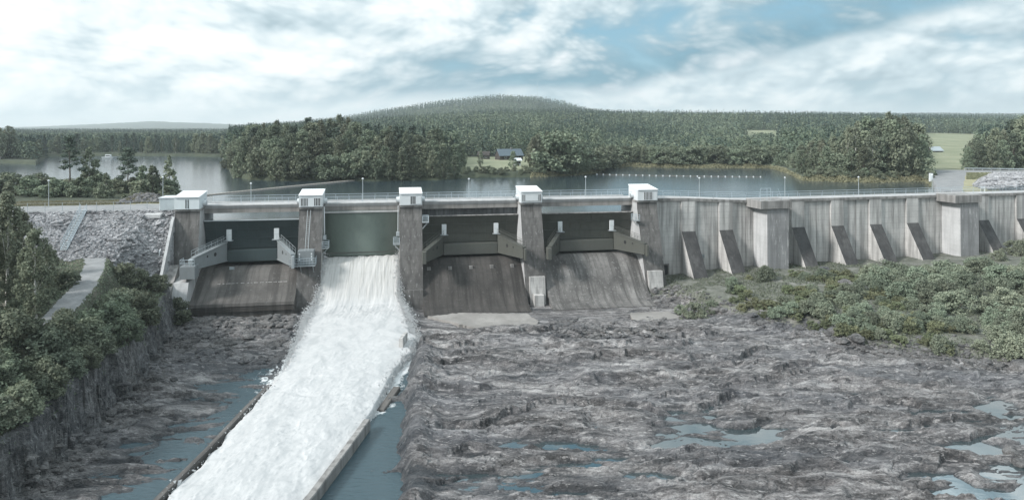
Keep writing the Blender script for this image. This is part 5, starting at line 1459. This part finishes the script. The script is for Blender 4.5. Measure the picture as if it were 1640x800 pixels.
# wire fence and diagonal stair on the embankment
t = thing('wire_fence', 'thin wire fence along the embankment road above the riprap', 'fence', (*DW(-16, .9), 2.5), DA)
for k in range(11): MB().tube([(-13+k*2.6,0,-.2),(-13+k*2.6,0,1.5)], .04, 4).build('post', M['galv'], t)
for zz in (.5, 1., 1.45): MB().tube([(-13,0,zz),(13,0,zz)], .015, 3).build('wire', M['galv'], t)
P0 = np.array((*DW(s_at(134, 1.5), 1.5), 2.6)); P1 = np.array((*DW(s_at(102, 9.6), 9.6), -2.5))
t = thing('slope_stair', 'slim grey metal stair with handrails running down the riprap', 'stair', tuple(P0))
dv = P1-P0; b = MB(); n2 = np.array((-dv[1], dv[0], 0)); n2 = n2/np.linalg.norm(n2)*.45
for k in range(24):
    c_ = dv*k/23 + (0,0,.22); b.add([tuple(c_-n2), tuple(c_+n2), tuple(c_+n2+dv/60), tuple(c_-n2+dv/60), tuple(c_-n2-(0,0,.05)), tuple(c_+n2-(0,0,.05)), tuple(c_+n2+dv/60-(0,0,.05)), tuple(c_-n2+dv/60-(0,0,.05))], [(0,1,2,3),(7,6,5,4),(0,4,5,1),(1,5,6,2),(2,6,7,3),(3,7,4,0)])
b.build('tread', M['galv'], t)
for o in (n2, -n2):
    b = MB(); b.tube([o+(0,0,.2), dv+o+(0,0,.2)], .06, 4)
    for zz in (.7, 1.15): b.tube([o+(0,0,zz), dv+o+(0,0,zz)], .035, 4)
    for k in range(7): q_ = dv*k/6+o; b.tube([q_+(0,0,.1), q_+(0,0,1.15)], .035, 4)
    b.build('handrail', M['railp'], t)
x, y = DW(S1-PW/2-3.4, 1.6); t = tag(MB().add([(-1.3,-.9,.2),(1.1,-1.1,.1),(1.4,.7,.6),(-1.1,.8,.7),(-1.3,-.9,-.4),(1.1,-1.1,-.4),(1.4,.7,-.1),(-1.1,.8,-.1)], [(0,1,2,3),(7,6,5,4),(0,4,5,1),(1,5,6,2),(2,6,7,3),(3,7,4,0)]).build('concrete_slab', M['pale'], None, loc=(x, y, 1.75), rot=DA), 'bright tilted concrete slab on the riprap under the metal shed', 'slab')
# ------------------------------------------------------------------ camera, sky, sun, air
cam = bpy.data.cameras.new('camera'); co = bpy.data.objects.new('camera', cam); COL.objects.link(co)
co.location = (0, 0, HC); co.rotation_euler = (pi/2, 0, 0)
cam.sensor_width = 36; cam.lens = 36 * F / 1640; cam.shift_y = -(400 - V0) / 1640; cam.clip_start = .5; cam.clip_end = 30000
SC.camera = co
SEED = 9.4; LIT0 = .33; LITK = 3.3
SUN_EL, SUN_AZ = radians(34), radians(-118)          # azimuth from +Y, clockwise: behind-left
w = bpy.data.worlds.new('World'); SC.world = w; w.use_nodes = True
t = w.node_tree; bg = t.nodes['Background']; bg.inputs['Strength'].default_value = .1
class WN(NT):
    def __init__(s, tree): s.t = tree
w_ = WN(t)
sky = w_.n('ShaderNodeTexSky', sky_type='NISHITA', sun_disc=False, sun_elevation=SUN_EL, sun_rotation=SUN_AZ)
sky.altitude = 100; sky.dust_density = 1.5
tc = w_.n('ShaderNodeTexCoord'); sx = w_.n('ShaderNodeSeparateXYZ'); w_.l(tc.outputs['Generated'], sx.inputs[0])
az = w_.math('ARCTAN2', sx.outputs[0], sx.outputs[1]); el = w_.math('ARCSINE', sx.outputs[2])
elc = w_.math('MAXIMUM', el, 0.)
cb = w_.n('ShaderNodeCombineXYZ'); w_.l(az, cb.inputs[0]); w_.l(w_.math('MULTIPLY', elc, 2.1), cb.inputs[1]); cb.inputs[2].default_value = SEED
vec = cb.outputs[0]
wv = w_.n('ShaderNodeTexNoise'); wv.inputs['Scale'].default_value = 3.; wv.inputs['Detail'].default_value = 2; w_.l(vec, wv.inputs['Vector'])
w1 = w_.n('ShaderNodeVectorMath', operation='SUBTRACT'); w_.l(wv.outputs['Color'], w1.inputs[0]); w1.inputs[1].default_value = (.5,.5,.5)
w2 = w_.n('ShaderNodeVectorMath', operation='SCALE'); w_.l(w1.outputs[0], w2.inputs[0]); w2.inputs['Scale'].default_value = .16
w3 = w_.n('ShaderNodeVectorMath', operation='ADD'); w_.l(vec, w3.inputs[0]); w_.l(w2.outputs[0], w3.inputs[1]); vec = w3.outputs[0]
def puffs(v, scale):
    """billowing cumulus heads: inverted smooth cells over several octaves, softened with noise"""
    vo = w_.n('ShaderNodeTexVoronoi', feature='F1', voronoi_dimensions='2D'); vo.inputs['Scale'].default_value = scale; vo.inputs['Detail'].default_value = 3.; vo.inputs['Roughness'].default_value = .52
    vo.inputs['Lacunarity'].default_value = 2.3; vo.normalize = True
    w_.l(v, vo.inputs['Vector'])
    nz = w_.noise(v, scale*.55, 8, .55)
    return w_.math('ADD', w_.math('MULTIPLY', w_.math('SUBTRACT', 1., vo.outputs['Distance']), .55), w_.math('MULTIPLY', nz, .5))
def shifted(dx, dy):
    a = w_.n('ShaderNodeVectorMath', operation='ADD'); w_.l(vec, a.inputs[0]); a.inputs[1].default_value = (dx, dy, 0); return a.outputs[0]
n1 = puffs(vec, 5.6)
n1b = puffs(shifted(-.010, .026), 5.6)
n2 = w_.noise(vec, 13., 6, .6)
def gauss(x, wd):
    a = w_.math('DIVIDE', x, wd); return w_.math('POWER', 2.718, w_.math('MULTIPLY', w_.math('MULTIPLY', a, a), -1.))
# the long dark-bellied bank that climbs to the right; pale deck elsewhere
wob = w_.math('MULTIPLY', w_.math('SUBTRACT', n1, .62), .15)
line = w_.math('ADD', .065, w_.math('MULTIPLY', w_.math('MAXIMUM', w_.math('SUBTRACT', az, .13), 0.), .2))
line = w_.math('SUBTRACT', line, w_.math('MULTIPLY', w_.math('MAXIMUM', w_.math('SUBTRACT', 0., az), 0.), .07))
rel = w_.math('ADD', w_.math('SUBTRACT', el, line), wob)
up_ = w_.math('GREATER_THAN', rel, 0.)
azn = w_.math('ADD', w_.math('MULTIPLY', az, .8), .5)
band = w_.math('ADD', w_.math('MULTIPLY', up_, gauss(rel, .050)), w_.math('MULTIPLY', w_.math('SUBTRACT', 1., up_), gauss(rel, .013)))
azm = w_.ramp(azn, [(.19, 0.), (.32, .5), (.48, .9), (.62, 1.), (.82, 1.), (1., .5)])
band = w_.math('MULTIPLY', band, azm)
nm = w_.math('SUBTRACT', n1, .62)
gap = w_.math('ADD', w_.math('MULTIPLY', gauss(w_.math('SUBTRACT', az, .05), .16), gauss(w_.math('SUBTRACT', el, .47), .07)), w_.math('MULTIPLY', gauss(w_.math('SUBTRACT', az, .42), .2), gauss(w_.math('SUBTRACT', el, .53), .05)))  # blue breaks added above the view, there for the puddles to mirror
cv = w_.math('ADD', nm, w_.math('MULTIPLY', w_.ramp(azn, [(.1, 1.), (.5, 0.)]), .10))
cv = w_.math('SUBTRACT', cv, w_.math('MULTIPLY', band, .07)); cv = w_.math('SUBTRACT', cv, w_.math('MULTIPLY', gap, .25))
cover = w_.ramp(w_.math('ADD', cv, .5), [(.34, 0.), (.46, 1.)])
left = w_.ramp(azn, [(0., 1.), (.42, .6), (.75, .12)])
lit = w_.math('ADD', w_.math('ADD', LIT0, w_.math('MULTIPLY', w_.math('SUBTRACT', n1, n1b), LITK)), w_.math('MULTIPLY', left, .22))
lit = w_.math('ADD', lit, w_.math('MULTIPLY', nm, 2.0), True)
bandm = w_.math('MULTIPLY', band, w_.ramp(w_.math('ADD', nm, .5), [(.5, 1.), (.66, .3)]))
cloud = w_.ramp(lit, [(0., (.27,.35,.39)), (.33, (.39,.47,.505)), (.58, (.53,.585,.60)), (1., (.69,.70,.70))])
cloud = w_.mix(w_.math('MULTIPLY', bandm, .92), cloud, (.055,.17,.24))
boost = w_.math('ADD', 10., w_.math('MULTIPLY', w_.ramp(elc, [(.2, 0.), (.85, 1.)]), 5.))
boost = w_.math('ADD', boost, w_.math('MULTIPLY', w_.math('MULTIPLY', gauss(w_.math('SUBTRACT', az, .56), .16), gauss(w_.math('SUBTRACT', el, .43), .06)), 14.))  # extra bright cloud patch added out of view, whitens the puddle reflections
sc_ = w_.n('ShaderNodeVectorMath', operation='SCALE'); w_.l(cloud, sc_.inputs[0]); w_.l(boost, sc_.inputs['Scale'])
bl = w_.mix(.8, sky.outputs[0], (1.2,2.7,3.6))
mixc = w_.mix(cover, bl, sc_.outputs[0])
hz = w_.ramp(el, [(0., .7), (.04, .0)])
mixc = w_.mix(hz, mixc, (5.7,6.1,6.25))
mixc = w_.mix(w_.math('LESS_THAN', el, -.01), mixc, (1.6,1.7,1.7))
w_.l(mixc, bg.inputs['Color'])
sun = bpy.data.lights.new('sun', 'SUN'); sun.energy = 2.9; sun.angle = radians(9); sun.color = (1, .975, .94)
so = bpy.data.objects.new('sun', sun); COL.objects.link(so)
so.rotation_euler = (pi/2 - SUN_EL, 0, -SUN_AZ + pi)   # light travels away from the sun position
# sun position direction: azimuth SUN_AZ clockwise from +Y
from mathutils import Vector
sd = Vector((sin(SUN_AZ)*cos(SUN_EL), cos(SUN_AZ)*cos(SUN_EL), sin(SUN_EL)))
so.rotation_euler = (-sd).to_track_quat('-Z', 'Y').to_euler()
if HAZE:
    hm = bpy.data.materials.new('haze_air'); hm.use_nodes = True; ht = hm.node_tree
    for nd in list(ht.nodes):
        if nd.type != 'OUTPUT_MATERIAL': ht.nodes.remove(nd)
    pv = ht.nodes.new('ShaderNodeVolumePrincipled'); pv.inputs['Density'].default_value = 1.7e-4; pv.inputs['Color'].default_value = (.86,.96,1.0,1); pv.inputs['Anisotropy'].default_value = .2
    ht.links.new(pv.outputs[0], [n for n in ht.nodes if n.type == 'OUTPUT_MATERIAL'][0].inputs['Volume'])
    hb = MB().box(-6600, 6600, -250, 6600, -24, 152)
    tag(hb.build('haze', hm), kind='stuff')
vs = SC.view_settings; vs.view_transform = 'Standard'; vs.look = 'None'; vs.gamma = 1; vs.exposure = .78; vs.use_curve_mapping = False
c = SC.cycles; c.use_denoising = DEN; c.max_bounces = 5; c.diffuse_bounces = 2; c.glossy_bounces = 2; c.transmission_bounces = 2; c.volume_bounces = 0; c.transparent_max_bounces = 4
c.caustics_reflective = False; c.caustics_refractive = False; c.sample_clamp_indirect = 5
